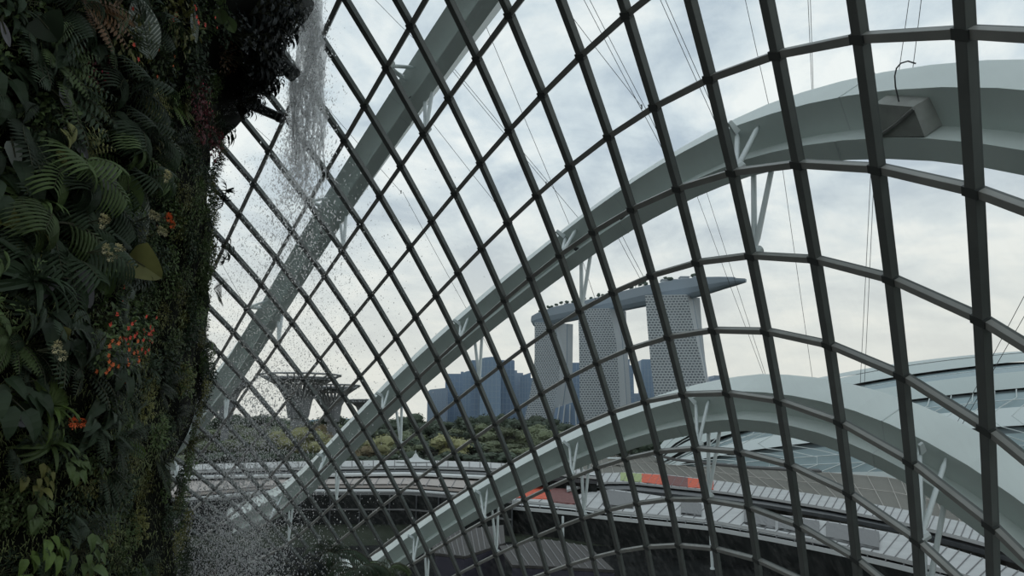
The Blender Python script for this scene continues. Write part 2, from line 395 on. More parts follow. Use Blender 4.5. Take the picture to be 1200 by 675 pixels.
# glazed lobby roofs at the foot of the left tower
lob=tag(empty('lobby_canopy',(0,0,0)),'glass lobby with white ribs between the feet of the left and middle towers','canopy')
mb=MB(); a=[at(652,478,1200),at(676,470,1200),at(684,520,1190),at(644,520,1190)]; mb.prism(a,(0,30,0)); mb.build('glass_roof',M['blue3'],lob)
for xa,xb in ((656,650),(662,658),(668,667),(674,676)):
    mb=MB(); mb.tube([at(xa,474,1196),at(xb,512,1186)],1.3,6); mb.build('rib',M['tower_conc'],lob)
# roof deck: a long boat hull resting on the towers
dk=tag(empty('roof_deck',(0,0,0)),'long boat shaped roof deck with palms lying across the three towers','roof deck')
line=[(624.5,376,378,1262),(627,371,382,1258),(635,367,381.5,1245),(655,360,378.5,1215),(690,353,371,1150),(730,343.5,363,1075),(765,335,356,1010),(800,328.5,351,955),(825,325.5,345,920),(850,325,337,885),(866,325.5,332.5,866),(875,326.3,330.5,855)]
mb=MB(); rg=[]; tops=[]
for i,(x,yt,yb,D) in enumerate(line):
    zt=at(x,yt,D).z; zb=at(x,yb,D).z; X0=at(x,yt,D).x
    hw=19*min(1,max(.12,math.sin(math.pi*min(1,(i+.6)/11.6))**.45)) if i not in (0,11) else (7 if i==0 else 3.5)
    dx,dy=.55,.83           # across the deck
    sec=[]
    for k in range(9):
        an=math.pi*k/8; ca,sa=math.cos(an),math.sin(an)
        sec.append(Vector((X0+dx*hw*ca, D+dy*hw*ca+hw*.9, zt-(zt-zb)*sa**.8)))
    rg.append(sec); tops.append((X0,D,zt,hw))
mb.rings(rg); mb.build('hull',M['deck'],dk,smooth=False)
mb=MB(); rg=[]
for X0,D,zt,hw in tops[1:-1]:
    rg.append([Vector((X0+.55*hw*k*.9,D+.83*hw*k*.9+hw*.9,zt+dz)) for k,dz in ((-1,0),(-1,1.4),(1,1.4),(1,0))])
mb.rings(rg); mb.build('parapet',M['deck'],dk)
for (x,y,w,hh) in ((640,366,5,1.5),(665,357,6,1.5),(745,341,6,1.5),(787,331,22,4),(803,329,10,5.5),(820,326,12,2.5)):
    D=np.interp(x,[l[0] for l in line],[l[3] for l in line])+12; p=at(x,y,D); ww=w*D/800
    mb=MB(); mb.box((p.x-ww/2,D,p.z-2),(p.x+ww/2,D+12,p.z+hh*D/800*1.0-1)); mb.box((p.x-ww/2-1,D-1,p.z+hh*D/800-1),(p.x+ww/2+1,D+13,p.z+hh*D/800)); mb.build('pavilion',M['tower_conc'] if w>9 else M['deck'],dk)
def blob(mb, c, r, seed=0, sub=1, amp=.25, sq=.8):
    v,f=icos(sub); n0=len(mb.v)
    for p in v:
        k=1+amp*noise.noise(p*1.7+Vector((seed*3.1,seed,0)))*2
        mb.v.append((c[0]+p.x*r*k,c[1]+p.y*r*k,c[2]+p.z*r*k*sq))
    for t in f: mb.f.append(tuple(n0+i for i in t)); mb.m.append(mb.mi)
for i,x in enumerate([633,638,643,647,652,658,664,671,677,684,693,701,707,722,738,741,745,749,754,757,776,781,786,812]):
    D=np.interp(x,[l[0] for l in line],[l[3] for l in line])+8
    y=np.interp(x,[l[0] for l in line],[l[1] for l in line]); p=at(x,y,D); hh=rnd.uniform(4,7)
    if x in (738,745,754): hh=9
    mb=MB(); mb.tube([p-Vector((0,0,2)),p+Vector((0,0,hh))],.5,5)
    for k in range(3): blob(mb,(p.x+rnd.uniform(-2,2),p.y,p.z+hh+rnd.uniform(-1,1.5)),rnd.uniform(1.8,3.2),i*3+k,1)
    mb.build('deck_tree',M['deck_top'],dk)

# skyline blocks
def block(label, pts, D, m, m2, depth=60, bands=5, vert=True):
    """pts: outline of the top edge from left to right in the picture's directions, at distance D"""
    root=tag(empty('office_tower',(0,0,0)),label,'skyscraper')
    tp=[at(x,y,D) for x,y in pts]
    mb=MB(); mb.prism([Vector((tp[0].x,D,0))]+tp+[Vector((tp[-1].x,D,0))],(0,depth,0)); mb.build('tower_body',m,root)
    x0,x1=tp[0].x,tp[-1].x; zt=min(p.z for p in tp)
    mb=MB()
    if vert:
        for k in range(1,bands):
            x=x0+(x1-x0)*k/bands; mb.box((x-.8,D-1.0,0),(x+.8,D,zt-2))
    nz=int(zt/14)
    for k in range(1,nz): mb.box((x0+.5,D-.6,k*14),(x1-.5,D,k*14+1.2))
    mb.build('facade_bands',m2,root)
    return root
block('low slate blue office block at the left end of the skyline',[(501,459),(504,456.5),(523,454.5)],1900,M['blue2'],M['blueline'],60,4)
block('slate blue office block with a roof mast, second from the skyline left end',[(522,441),(524,438),(540,438),(540,435.5),(543,435.5),(543,438),(544,438)],2000,M['blue3'],M['blueline'],60,4)
block('narrow blue office block just left of the tallest one',[(542,437),(547,435),(554,434)],1850,M['blue1'],M['blueline'],60,3)
block('tall flat topped dark blue tower left of the round topped one',[(552.5,422),(565,422)],1690,M['blue3'],M['blueline'],60,3)
block('tallest hazy blue glass tower with a gently rounded top',[(562.5,420.5),(568,419),(577,418),(583,419.5),(586.5,421)],1600,M['blue1'],M['blueline'],60,5)
block('flat topped dark blue tower right of the rounded one',[(585,423),(587,422),(602,422),(603,423)],1680,M['blue3'],M['blueline'],60,4)
block('low stepped blue block right of the flat topped tower',[(602,434),(606,434),(606,437),(613,437),(613,439)],1850,M['blue2'],M['blueline'],60,3)
block('hazy blue glass tower with a slanted roof next to the left hotel tower',[(609,441),(622,436.5)],1730,M['blue1'],M['blueline'],60,4)
block('slim grey tower beside the left hotel tower',[(622,443),(626,443)],1900,M['blue2'],M['blueline'],50,2)
block('blue tower seen between the left and middle hotel towers',[(666,425),(680,425)],1800,M['blue3'],M['blueline'],50,3)
block('narrow stepped blue tower right of the middle hotel tower',[(733,421),(738,421),(738,428),(742,428)],1600,M['blue3'],M['blueline'],50,2)
block('low blue block between the middle and right hotel towers',[(742,461),(751,461)],1700,M['blue2'],M['blueline'],50,3)
block('blue tower seen just left of the right hotel tower',[(751,422),(753,421),(766,421)],1700,M['blue1'],M['blueline'],50,4)
block('small blue block right of the right hotel tower, its left half lower',[(832,444),(837,443),(837,440),(848,440)],1600,M['blue2'],M['blueline'],50,4)

# ------------------------------------------------------------------ trees
GL=[leafmat('tree_leaf_dark',(.060,.080,.056),.7,.35,.2,.1),leafmat('tree_leaf_mid',(.115,.135,.08),.7,.35,.2,.1),leafmat('tree_leaf_yellow',(.25,.25,.13),.7,.3,.2,.1),leafmat('tree_leaf_brown',(.20,.165,.10),.7,.3,.2,.1)]
M['bark']=mat('bark',(.10,.08,.06),.9)
def treeproto(seed, wide=1.0):
    rr=random.Random(seed); tr=MB(); cr=MB()
    tr.tube([(0,0,0),(.02,0,.25),(0,.02,.5)],[.035,.028,.02],6)
    lobes=[]
    for k in range(9):
        a=rr.uniform(0,6.28); q=rr.uniform(.05,.3)*wide
        c=Vector((math.cos(a)*q,math.sin(a)*q,rr.uniform(.38,.82))); lobes.append((c,rr.uniform(.14,.24)))
        tr.tube([(0,0,.4),(c.x*.6,c.y*.6,c.z*.85),tuple(c)],[.015,.01,.004],4)
    for c,r in lobes:
        blob(cr,c,r*.8,seed+c.x,1,.2,.8)
        for _ in range(110):
            d=Vector((rr.gauss(0,1),rr.gauss(0,1),rr.gauss(0,1))).normalized(); p=c+Vector((d.x,d.y,d.z*.8))*r*rr.uniform(.75,1.12)
            s=rr.uniform(.012,.03); u=Vector((rr.gauss(0,1),rr.gauss(0,1),rr.gauss(0,1))).normalized()*s; v=u.cross(d); v=v.normalized()*s if v.length>0 else u
            cr.quad(p-u,p+v,p+u,p-v)
    return tr.mesh('trunk',M['bark']), cr
TP=[treeproto(s,wd) for s,wd in ((1,1),(2,1.2),(3,.8),(4,1.35))]
CM={}
def tree(x, ytop, Y, wpx, gl, label, group=None, name='tree'):
    i=rnd.randrange(4)
    if (i,gl) not in CM: CM[i,gl]=TP[i][1].mesh('crown',GL[gl])
    top=at(x,ytop,Y); hgt=max(4,top.z)
    root=tag(empty(name,(top.x,Y,0),rnd.uniform(0,6)),label,'tree',group)
    wd=wpx*Y/800/.62/hgt
    root.scale=(hgt/1.0*wd,hgt*wd,hgt*1.02)
    for nm,me in (('trunk',TP[i][0]),('crown',CM[i,gl])):
        o=bpy.data.objects.new(nm,me); COL.objects.link(o); o.parent=root
    return root
# skyline of the park: far row, middle row, near row
for i,x in enumerate(range(230,660,17)):
    yt=np.interp(x,[230,330,430,480,520,560,600,660],[486,484,487,485,488,487,483,488])+rnd.uniform(-3,5)
    tree(x+rnd.uniform(-5,5),yt,rnd.uniform(520,640),rnd.uniform(26,38),0,'dark green park tree in the far tree line below the skyline','far tree line')
for i,x in enumerate(range(225,660,21)):
    tree(x+rnd.uniform(-6,6),rnd.uniform(494,503),rnd.uniform(400,480),rnd.uniform(30,42),rnd.choice((0,1,1)),'mid green park tree standing in the middle belt of the park','middle belt of park trees')
for i,x in enumerate(range(215,660,25)):
    tree(x+rnd.uniform(-7,7),rnd.uniform(511,521),rnd.uniform(300,340),rnd.uniform(34,46),rnd.choice((0,1)),'dark green bushy park tree just behind the long station roof','park trees behind the station roof')
for i,x in enumerate(range(225,700,24)):
    tree(x+rnd.uniform(-7,7),rnd.uniform(526,533),rnd.uniform(272,290),rnd.uniform(34,46),rnd.choice((0,0,1)),'low dark shrub-like tree along the edge of the long station roof','low trees at the roof edge')
for x,yt,Y,w,g,l in ((530,506,290,40,2,'pale yellow-green tree below the blue skyline, behind the tent spire'),(440,508,292,36,2,'yellowish tree right of the upper arch foot, left of the tent spire'),(428,520,285,26,3,'small orange-brown tree beside the yellowish tree'),
    (350,497,300,44,2,'large yellow-green tree behind the waterfall spray'),(378,490,330,34,3,'brownish tree beneath the first supertree'),(300,505,300,44,1,'pale green tree seen through the dense waterfall spray'),
    (385,512,288,36,2,'yellow-green tree between waterfall and arch'),(562,479,420,26,0,'tall dark tree rising in front of the tallest blue tower'),(586,483,430,24,0,'tall dark tree just right of the rounded blue tower'),(484,503,330,30,1,'mid green tree directly above the tent spire'),
    (600,498,380,34,1,'broad green tree at the foot of the left hotel tower'),(637,502,360,36,1,'broad green tree touching the lowest arch'),(492,489,420,30,0,'rounded dark tree at the left foot of the skyline'),
    (745,508,290,26,0,'dark round tree showing under the lowest arch'),(762,506,300,24,0,'dark tree left of the second glasshouse'),(725,512,290,24,0,'small dark tree under the lowest arch near the brown wall')):
    tree(x,yt,Y,w,g,l)

# ------------------------------------------------------------------ supertrees
M['super']=mat('supertree_lattice',(.19,.20,.21),.7)
def supertree(x, ytop, Y, wpx, label):
    top=at(x,ytop,Y); hh=top.z; w=wpx*Y/800/2
    root=tag(empty('supertree',(top.x,Y,0)),label,'tower')
    mb=MB(); k=16; rg=[]
    for t,r in ((0,.16),(.3,.13),(.6,.14),(.75,.2),(.85,.34)):
        rg.append([Vector((math.cos(2*math.pi*j/k)*w*r*1.3,math.sin(2*math.pi*j/k)*w*r*1.3,hh*t)) for j in range(k)])
    mb.rings(rg); mb.build('trunk',M['super'],root)
    for j in range(24):
        a=2*math.pi*j/24; mb=MB()
        mb.tube([(math.cos(a+dd)*w*r,math.sin(a+dd)*w*r,hh*t) for r,t,dd in ((.2,.55,0),(.3,.75,.05),(.55,.9,.1),(1,1,.15+.1*(j%2)))],[.9,.7,.5,.35],4)
        mb.build('branch',M['super'],root)
    for r,t in ((.62,.92),(.85,.965),(1,1)):
        mb=MB(); mb.tube([(math.cos(2*math.pi*j/32)*w*r,math.sin(2*math.pi*j/32)*w*r,hh*t) for j in range(33)],.4,4,caps=False); mb.build('rim_ring',M['super'],root)
    mb=MB(); mb.rings([[Vector((math.cos(2*math.pi*j/32)*w*r,math.sin(2*math.pi*j/32)*w*r,hh*t)) for j in range(32)] for r,t in ((.3,.93),(.75,.95),(.74,.97),(.3,.96))]); mb.build('canopy_disc',M['super'],root)
    return root
supertree(352,440,300,92,'largest supertree with a wide funnel crown behind the waterfall spray')
supertree(391,452,330,60,'second supertree overlapping the right of the largest one')
supertree(430,469,380,42,'small brown supertree just left of the upper arch')
supertree(268,448,340,50,'supertree half hidden by the dense spray beside the plant wall')
M['bluefoil']=mat('blue_foil_roof',(.22,.36,.46),.5)
o=tag(empty('low_pavilion',(0,0,0)),'low pavilion with a pale blue roof behind the park trees','pavilion')
a=at(366,491,640); b=at(416,491,640)
mb=MB(); mb.box((a.x,640,0),(b.x,665,a.z-3)); mb.build('walls',M['tower_conc'],o)
mb=MB(); mb.prism([(a.x-2,638,a.z-3),(b.x+2,638,a.z-3),(b.x+2,638,a.z-1),((a.x+b.x)/2,638,a.z+1),(a.x-2,638,a.z-1)],(0,30,0)); mb.build('roof',M['bluefoil'],o)

# ------------------------------------------------------------------ second glasshouse
M['shell_p']=mat('pale_shell_panels',(.42,.48,.47),.5,var=.05,vscale=.02); M['shell_g']=mat('shell_glazing',(.27,.35,.37),.25); M['shell_d']=mat('shell_groove',(.10,.13,.14),.6); M['shell_w']=mat('shell_rib_white',(.56,.62,.62),.5)
gh=tag(empty('glasshouse',(0,0,0)),'huge pale ribbed glasshouse dome rising behind the lowest arch at right','glasshouse')
XC,YC,AX,BX,CX=236,262,186,75,48.5
def dome(u, v, s=1):      # u: along from left tip 0..1, v: 0 front foot .. 1 rear foot
    xx=-1+2*u; q=max(0,1-xx*xx)**.5; an=math.pi*v
    return Vector((XC+xx*AX*s, YC-BX*q*math.cos(an)*s, CX*q*math.sin(an)*s))
NV=40; NU=60
bands=[(0,.06,'shell_w'),(.06,.14,'shell_g'),(.14,.155,'shell_d'),(.155,.20,'shell_w'),(.20,.245,'shell_g'),(.245,.252,'shell_d'),(.252,.31,'shell_p'),(.31,.35,'shell_g'),(.35,.356,'shell_d'),(.356,.42,'shell_p'),(.42,.426,'shell_d'),(.426,.60,'shell_p'),(.60,1,'shell_g')]
for i,(v0,v1,mt) in enumerate(bands):
    mb=MB(); n=max(2,int((v1-v0)*30)); inset=.985 if mt in('shell_g','shell_d') else 1
    G=[[dome(u/NU*.985+.0075,v0+(v1-v0)*k/n,inset) for u in range(NU+1)] for k in range(n+1)]
    mb.grid(G); mb.build({'shell_w':'white_band','shell_g':'glass_band','shell_d':'dark_groove','shell_p':'panel_band'}[mt],M[mt],gh,smooth=True)  # groove bands are inset and darker than the panels
for i in range(1,60):      # glazing bars, slightly diagonal
    u=i/60; mb=MB(); mb.tube([dome(min(.99,u+.02*math.sin(k*1.0)),.06+.19*k/8,1.0)for k in range(9)],.16,4); 
    mb.build('glazing_bar',M['shell_w'],gh)
for v in (.085,.11,.22,.33):
    mb=MB(); mb.tube([dome(.01+.98*k/50,v,1.0) for k in range(51)],.14,4); mb.build('glazing_rail',M['shell_w'],gh)

# ------------------------------------------------------------------ retaining wall and plaza in front of it
def paving(name,col,line,bw,bh,mort,sc=1):
    m=bpy.data.materials.new(name); m.use_nodes=True; nt=m.node_tree; n=nt.nodes; L=nt.links.new; b=n['Principled BSDF']
    tc=n.new('ShaderNodeTexCoord'); bt=n.new('ShaderNodeTexBrick'); L(tc.outputs['Object'],bt.inputs['Vector'])
    bt.offset=0; bt.inputs['Scale'].default_value=1; bt.inputs['Brick Width'].default_value=bw; bt.inputs['Row Height'].default_value=bh; bt.inputs['Mortar Size'].default_value=mort
    bt.inputs['Color1'].default_value=(*col,1); bt.inputs['Color2'].default_value=(*[c*.9 for c in col],1); bt.inputs['Mortar'].default_value=(*line,1)
    L(bt.outputs['Color'],b.inputs['Base Color']); b.inputs['Roughness'].default_value=.8
    return m
M['plaza']=paving('brown_terrace_panels',(.15,.145,.125),(.185,.178,.155),9,6,.08)
# sloping brown terrace roof with a grid of rails
tw=tag(empty('terrace_roof',(0,0,0)),'broad brown sloping roof terrace between the striped station roofs and the glasshouse','roof terrace')
e1=[(640,556),(700,540),(735,531),(780,533),(850,545),(940,552),(1040,560),(1120,575),(1230,600)]
e2=[(640,572),(700,566),(760,560),(830,572),(900,582),(980,592),(1060,608),(1140,628),(1230,655)]
A=[on_z(x,y,7.0) for x,y in e1]; B=[on_z(x,y,4.5) for x,y in e2]
mb=MB(); rg=[]
for p,q in zip(A,B): rg.append([p,q,q-Vector((0,0,4.4)),Vector((p.x,p.y,.1))])
mb.rings(rg); mb.build('roof_slope',M['plaza'],tw)
mr=M['rail']=mat('pale_rail',(.38,.36,.33),.6)
for t in (.06,.5,.94):
    mb=MB(); mb.tube([p.lerp(q,t)+Vector((0,0,.5)) for p,q in zip(A,B)],.10,4); mb.build('rail',mr,tw)
for k in range(36):
    s=k/36*(len(A)-1); i=int(s); fr_=s-i
    p=A[i].lerp(A[i+1],fr_)+Vector((0,0,.5)); q=B[i].lerp(B[i+1],fr_)+Vector((0,0,.5))
    mb=MB(); mb.tube([p,q],.07,4); mb.build('cross_rail',mr,tw)
# thin overhanging eave line that curves over the terrace
M['eave']=mat('dark_eave',(.06,.06,.06),.6)
mb=MB(); ps=[on_z(x,y,9.0) for x,y in ((762,533),(790,540),(830,545),(880,550),(920,552),(960,554))]
mb.rings([[p,p+Vector((0,-1.5,.2)),p+Vector((0,-1.5,.6)),p+Vector((0,0,.9))] for p in ps]); 
o=mb.build('curved_eave',M['eave'],tw)
ut=tag(empty('equipment_hut',(0,0,0)),'small pale hut on the brown terrace under the lowest arch','hut')
p=on_z(714,542,7.2); q=on_z(737,536,7.2)
mb=MB(); mb.box((p.x,p.y,6.6),(p.x+5.5,p.y+3,8.4)); mb.build('walls',M['rail'],ut)
mb=MB(); mb.box((p.x-.4,p.y-.4,8.4),(p.x+5.9,p.y+3.4,8.7)); mb.build('roof',M['shell_w'],ut)

# ------------------------------------------------------------------ striped station roofs
M['roof']=mat('pale_standing_seam',(.40,.41,.41),.55,var=.1,vscale=.3); M['roof_d']=mat('grey_louvres',(.12,.123,.126),.6); M['roof_pk']=mat('pinkish_roof_panels',(.33,.29,.265),.6,var=.1,vscale=.3)
M['seam']=mat('seam_line',(.13,.13,.135),.6); M['gutter']=mat('dark_gutter',(.035,.04,.045),.5); M['facade_d']=mat('shade_dark_front',(.006,.008,.008),.6,spec=.15,var=.4,vscale=.15)  # shade under the roofs is put into the near-black front colour
M['red']=mat('orange_red_roof_planting',(.55,.085,.035),.8,var=.35,vscale=1.2); M['maroon']=mat('maroon_roof_planting',(.15,.055,.05),.85,var=.3,vscale=1.2); M['lime']=mat('lime_roof_planting',(.30,.36,.16),.85,var=.3,vscale=1.2)
M['white']=mat('white_edge',(.5,.52,.52),.5)
def strip(root, top, bot, z, th, name, m, seams=0, seam_from=0, skew=0, z2=None):
    """long roof panel between two picture lines, laid at height z (z2 along the near edge), th thick"""
    xs=np.linspace(0,1,25)
    def pl(L,s):
        X=L[0][0]+(L[-1][0]-L[0][0])*s; return X,float(np.interp(X,[p[0] for p in L],[p[1] for p in L]))
    z2=z if z2 is None else z2
    T=[on_z(*pl(top,s),z) for s in xs]; Bm=[on_z(*pl(bot,s),z2) for s in xs]
    mb=MB(); mb.rings([[p,q,q-Vector((0,0,th)),p-Vector((0,0,th))] for p,q in zip(T,Bm)]); o=mb.build(name,m,root)
    if seams:
        mb=MB()
        for k in range(1,seams):
            s=k/seams; s2=min(1,max(0,s+skew))
            p=on_z(*pl(top,s2),z)+Vector((0,0,.05)); q=on_z(*pl(bot,s),z2)+Vector((0,0,.05))
            mb.tube([p,q],.07*max(1,p.y/120),4)
        mb.build('standing_seams',M['seam'],o)
    return T,Bm
def front(root, Bm, z1, z0, name, m, back=.8):
    mb=MB(); mb.rings([[p+Vector((0,back,0)),p+Vector((0,back,0))-Vector((0,0,p.z-z0)),p+Vector((0,back+3,0))-Vector((0,0,p.z-z0)),p+Vector((0,back+3,0))] for p in Bm]); 
    return mb.build(name,m,root)
# A: far long roof across the left half
ra=tag(empty('station_roof',(0,0,0)),'far long white edged station roof running from the waterfall to the tent spire','roof')
T,Bq=strip(ra,[(200,545),(330,541),(480,539),(560,541),(640,546),(700,552)],[(200,553),(330,549),(480,547),(560,549),(640,554),(700,559)],9,.5,'roof_sheet',M['roof'],40)
strip(ra,[(200,553.2),(480,547.3),(640,554.3),(700,559)],[(200,556.5),(480,552),(640,559),(700,563)],8.2,.8,'gutter',M['gutter'])
front(ra,Bq,8,0,'dark_front',M['facade_d'],1)
strip(ra,[(200,557),(480,552.5),(640,559.5)],[(200,559),(480,555),(640,562)],8.0,.5,'edge_beam',M['white'])
# B: pinkish roof
rb=tag(empty('station_roof',(0,0,0)),'pinkish panelled station roof in front of the far one, cut by the lowest arch','roof')
T,Bq=strip(rb,[(200,565),(330,558),(480,556),(560,560),(588,562)],[(200,580),(330,569),(480,569),(560,575),(588,577)],7,.5,'roof_sheet',M['roof_pk'],26,skew=.02)
strip(rb,[(200,580.5),(330,569.5),(480,569.5),(588,577.5)],[(200,586),(330,575),(480,575),(588,583)],6.2,.8,'edge_beam',M['white'])
front(rb,Bq,6,0,'dark_front',M['facade_d'],.5)
# planted roof beds and striped roofs to the right, upper row
rc_=tag(empty('station_roof',(0,0,0)),'upper striped station roof with orange and lime planted beds below the brown terrace','roof')
up_t=[(664,560),(700,555),(730,553),(780,556),(840,563),(900,571),(980,583),(1060,597),(1140,614),(1230,636)]
up_b=[(664,574),(700,565),(730,564),(780,569),(840,575),(900,583),(980,596),(1060,612),(1140,632),(1230,657)]
T,Bq=strip(rc_,up_t,up_b,6.5,.5,'roof_sheet',M['roof'],60,skew=.012)
g2=[(x,y+1) for x,y in up_b]; g3=[(x,y+9) for x,y in up_b]
strip(rc_,g2,g3,5.6,.6,'gutter',M['gutter'])
def patch(root,xa,xb,m,name,lines=(up_t,up_b),t0=.05,t1=.9,z=6.62):
    f=lambda L,x:float(np.interp(x,[p[0] for p in L],[p[1] for p in L]))
    G=[]
    for j in range(7):
        row=[]
        for i in range(13):
            x=xa+(xb-xa)*i/12; t=t0+(t1-t0)*j/6; y=f(lines[0],x)*(1-t)+f(lines[1],x)*t
            row.append(on_z(x,y,z+.12*noise.noise(Vector((x*.9,y*1.3,0)))))
        G.append(row)
    mb=MB(); mb.rings([[r[i] for i in range(13)]+[r[i]-Vector((0,0,.3)) for i in range(12,-1,-1)] for r in G]); return mb.build(name,m,root)
patch(rc_,727,752,M['lime'],'lime_planted_bed'); patch(rc_,752,779,M['red'],'orange_planted_bed'); patch(rc_,779,806,M['maroon'],'maroon_planted_bed'); patch(rc_,806,836,M['red'],'orange_planted_bed')
# lower row of striped roofs
rd=tag(empty('station_roof',(0,0,0)),'lower striped station roof with grey louvres and a shade-dark front','roof')
lo_t=[(590,576),(630,571),(672,573),(700,571),(760,579),(830,590),(900,601),(980,612),(1060,627),(1140,650),(1230,682)]
lo_b=[(590,585),(630,588),(672,592),(700,596),(760,602),(830,609),(900,621),(980,637),(1060,655),(1140,675),(1230,705)]
T,Bq=strip(rd,lo_t,lo_b,5.6,.5,'roof_sheet',M['roof'],46,skew=.03)
g2=[(x,y+1) for x,y in lo_b]; g3=[(x,y+8) for x,y in lo_b]
T2,B2=strip(rd,g2,g3,5.0,.6,'edge_beam',M['white'],30)
front(rd,B2,4,0,'dark_front',M['facade_d'],.3)
patch(rd,597,645,M['red'],'orange_planted_bed',(lo_t,lo_b),-.05,.75,5.75); patch(rd,645,675,M['maroon'],'maroon_planted_bed',(lo_t,lo_b),.0,.9,5.8)
for xa,xb in ((707,742),(798,822),(872,908),(912,960),(968,1030)):
    patch(rd,xa,xb,M['roof_d'],'louvre_panel',(lo_t,lo_b),.05,.75,5.95)
# E: low purple grey canopy and dim ground floor structures bottom left
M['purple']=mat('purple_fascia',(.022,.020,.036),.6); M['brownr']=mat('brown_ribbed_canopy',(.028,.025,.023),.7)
re_=tag(empty('low_canopy',(0,0,0)),'dim brown canopy with a purple fascia under the lower left arches','canopy')
T,Bq=strip(re_,[(500,629),(530,622),(590,615)],[(510,648),(545,652),(592,636)],6,.3,'canopy_top',M['brownr'],14)
front(re_,[p-Vector((0,0,.35)) for p in Bq],5,2,'purple_fascia',M['purple'],-.1)
re2=tag(empty('low_canopy',(0,0,0)),'dark ribbed canopy with purple fascia at the bottom centre of the view','canopy')
T,Bq=strip(re2,[(585,640),(640,632),(690,640)],[(600,662),(650,664),(720,668)],6,.3,'canopy_top',M['brownr'],12); front(re2,[p-Vector((0,0,.35)) for p in Bq],5,2,'purple_fascia',M['purple'],-.1)
rw=tag(empty('station_building',(0,0,0)),'shade-dark station building under the long roofs at lower left','building')
mb=MB(); ps=[on_z(x,y,6.0) for x,y in ((190,592),(330,580),(480,580),(600,590))]
mb.rings([[p,Vector((p.x,p.y,0)),Vector((p.x,p.y+6,0)),p+Vector((0,6,0))] for p in ps]); mb.build('shade_dark_front',M['facade_d'],rw)
mb=MB(); mb.rings([[p+Vector((0,-.4,-2.8)),p+Vector((0,-.4,-3.1)),p+Vector((0,0,-3.1)),p+Vector((0,0,-2.8))] for p in ps]); mb.build('handrail',M['roof_d'],rw)
for k in range(14):
    s=k/13*3; i=min(2,int(s)); p=ps[i].lerp(ps[i+1],s-i); mb=MB(); mb.box((p.x-.15,p.y-.35,0),(p.x+.15,p.y,6)); mb.build('post',M['gutter'],rw)
for x,y in ((630,618),(835,668),(660,640)):
    p=on_z(x,y,0.0); mb=MB(); q=on_z(x,y,0.0); mb.tube([(p.x,p.y,0),(p.x,p.y,5.0)],.22,10); mb.tube([(p.x,p.y,0),(p.x,p.y,.3)],.35,10)
    tag(mb.build('concrete_post',M['strut']),{630:'slim pale post before the dark station front below the maroon roof bed',835:'broad grey post at the bottom edge right of centre',660:'slim pale post at the bottom edge left of centre'}[x],'post')
# tent spire
tp=tag(empty('tent_roof',(0,0,0)),'small white pointed tent spire standing on the far station roof','tent')
base=on_z(487,541,9.2); ap=at(487,531.5,base.y); k=16
mb=MB(); mb.rings([[Vector((base.x+math.cos(2*math.pi*j/k)*r*6.2,base.y+math.sin(2*math.pi*j/k)*r*4,base.z+(ap.z-base.z)*t)) for j in range(k)] for r,t in ((1,0),(.62,.1),(.35,.28),(.16,.55),(.05,1))]); mb.build('tent_skin',M['white'],tp,smooth=True)
mb=MB(); mb.tube([ap-Vector((0,0,.5)),ap+Vector((0,0,.9))],.12,5); mb.build('mast',M['strut'],tp)
# near-black ground sheet just outside the foot of the shell
M['apron']=mat('dark_service_yard',(.010,.011,.011),.9,spec=.02,var=.5,vscale=.3)
mb=MB(); ps=[(-70,14),(-70,120),(0,130),(40,120),(80,105),(120,90),(150,60),(150,8),(40,7),(12,7)]
mb.prism([(x,y,.02) for x,y in ps][::-1],(0,0,.06)); tag(mb.build('service_yard_ground',M['apron']),kind='structure')
# ------------------------------------------------------------------ the planted mountain at left
WC=Vector((-11.84,6.69,0))
sil=[(0,330),(40,312),(80,306),(110,286),(132,262),(150,257),(190,252),(225,244),(260,243),(300,240),(330,236),(370,232),(400,234),(440,241),(480,234),(520,219),(560,209),(620,209),(675,211)]
_z=[];_r=[]
for y,x in sil:
    d=ray(x,y); h=Vector((d.x,d.y,0)).normalized(); rel=WC; along=rel.dot(h); perp=(rel-h*along).length
    t=along/Vector((d.x,d.y,0)).length; _z.append(H+d.z*t); _r.append(perp)
_z=_z[::-1]; _r=_r[::-1]
def WR(z): return float(np.interp(z,_z,_r))
def bump(p): return .28*noise.noise(p*.55)+.14*noise.noise(p*1.6+Vector((7,3,1)))-.02
def wpt(a,z):
    q=Vector((WC.x+math.cos(a)*WR(z),WC.y+math.sin(a)*WR(z),z)); b=bump(q)
    return Vector((WC.x+math.cos(a)*(WR(z)+b),WC.y+math.sin(a)*(WR(z)+b),z))
def whit(x,y,allow=1.2):
    d=ray(x,y).normalized(); t=3.5; best=None
    while t<16:
        p=Vector((0,0,H))+d*t; r=Vector((p.x-WC.x,p.y-WC.y,0)); g=r.length-WR(p.z)-bump(p)
        if best is None or g<best[0]: best=(g,t)
        if g<=0: break
        t+=.03
    p=Vector((0,0,H))+d*best[1]; nn=Vector((p.x-WC.x,p.y-WC.y,0)).normalized()
    return p,nn
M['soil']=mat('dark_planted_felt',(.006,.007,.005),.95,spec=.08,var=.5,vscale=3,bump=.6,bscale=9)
mb=MB(); Z0,Z1=3.0,33.0; NA,NZ=220,150
G=[[wpt(2*math.pi*i/NA,Z0+(Z1-Z0)*j/NZ) for i in range(NA+1)] for j in range(NZ+1)]
mb.grid(G); top=[wpt(2*math.pi*i/NA,Z1) for i in range(NA)]; mb.v+= [tuple(p) for p in top]; mb.f.append(tuple(range(len(mb.v)-NA,len(mb.v)))); mb.m.append(0)
tag(mb.build('wall_planted_mountain',M['soil'],smooth=True),kind='structure')
M['ifloor']=mat('stone_floor',(.10,.10,.095),.7,var=.2,vscale=.6)
fl=[Vector((P[c,R1][0].x,P[c,R1][0].y,3.0)) for c in range(C0,C1+1)]
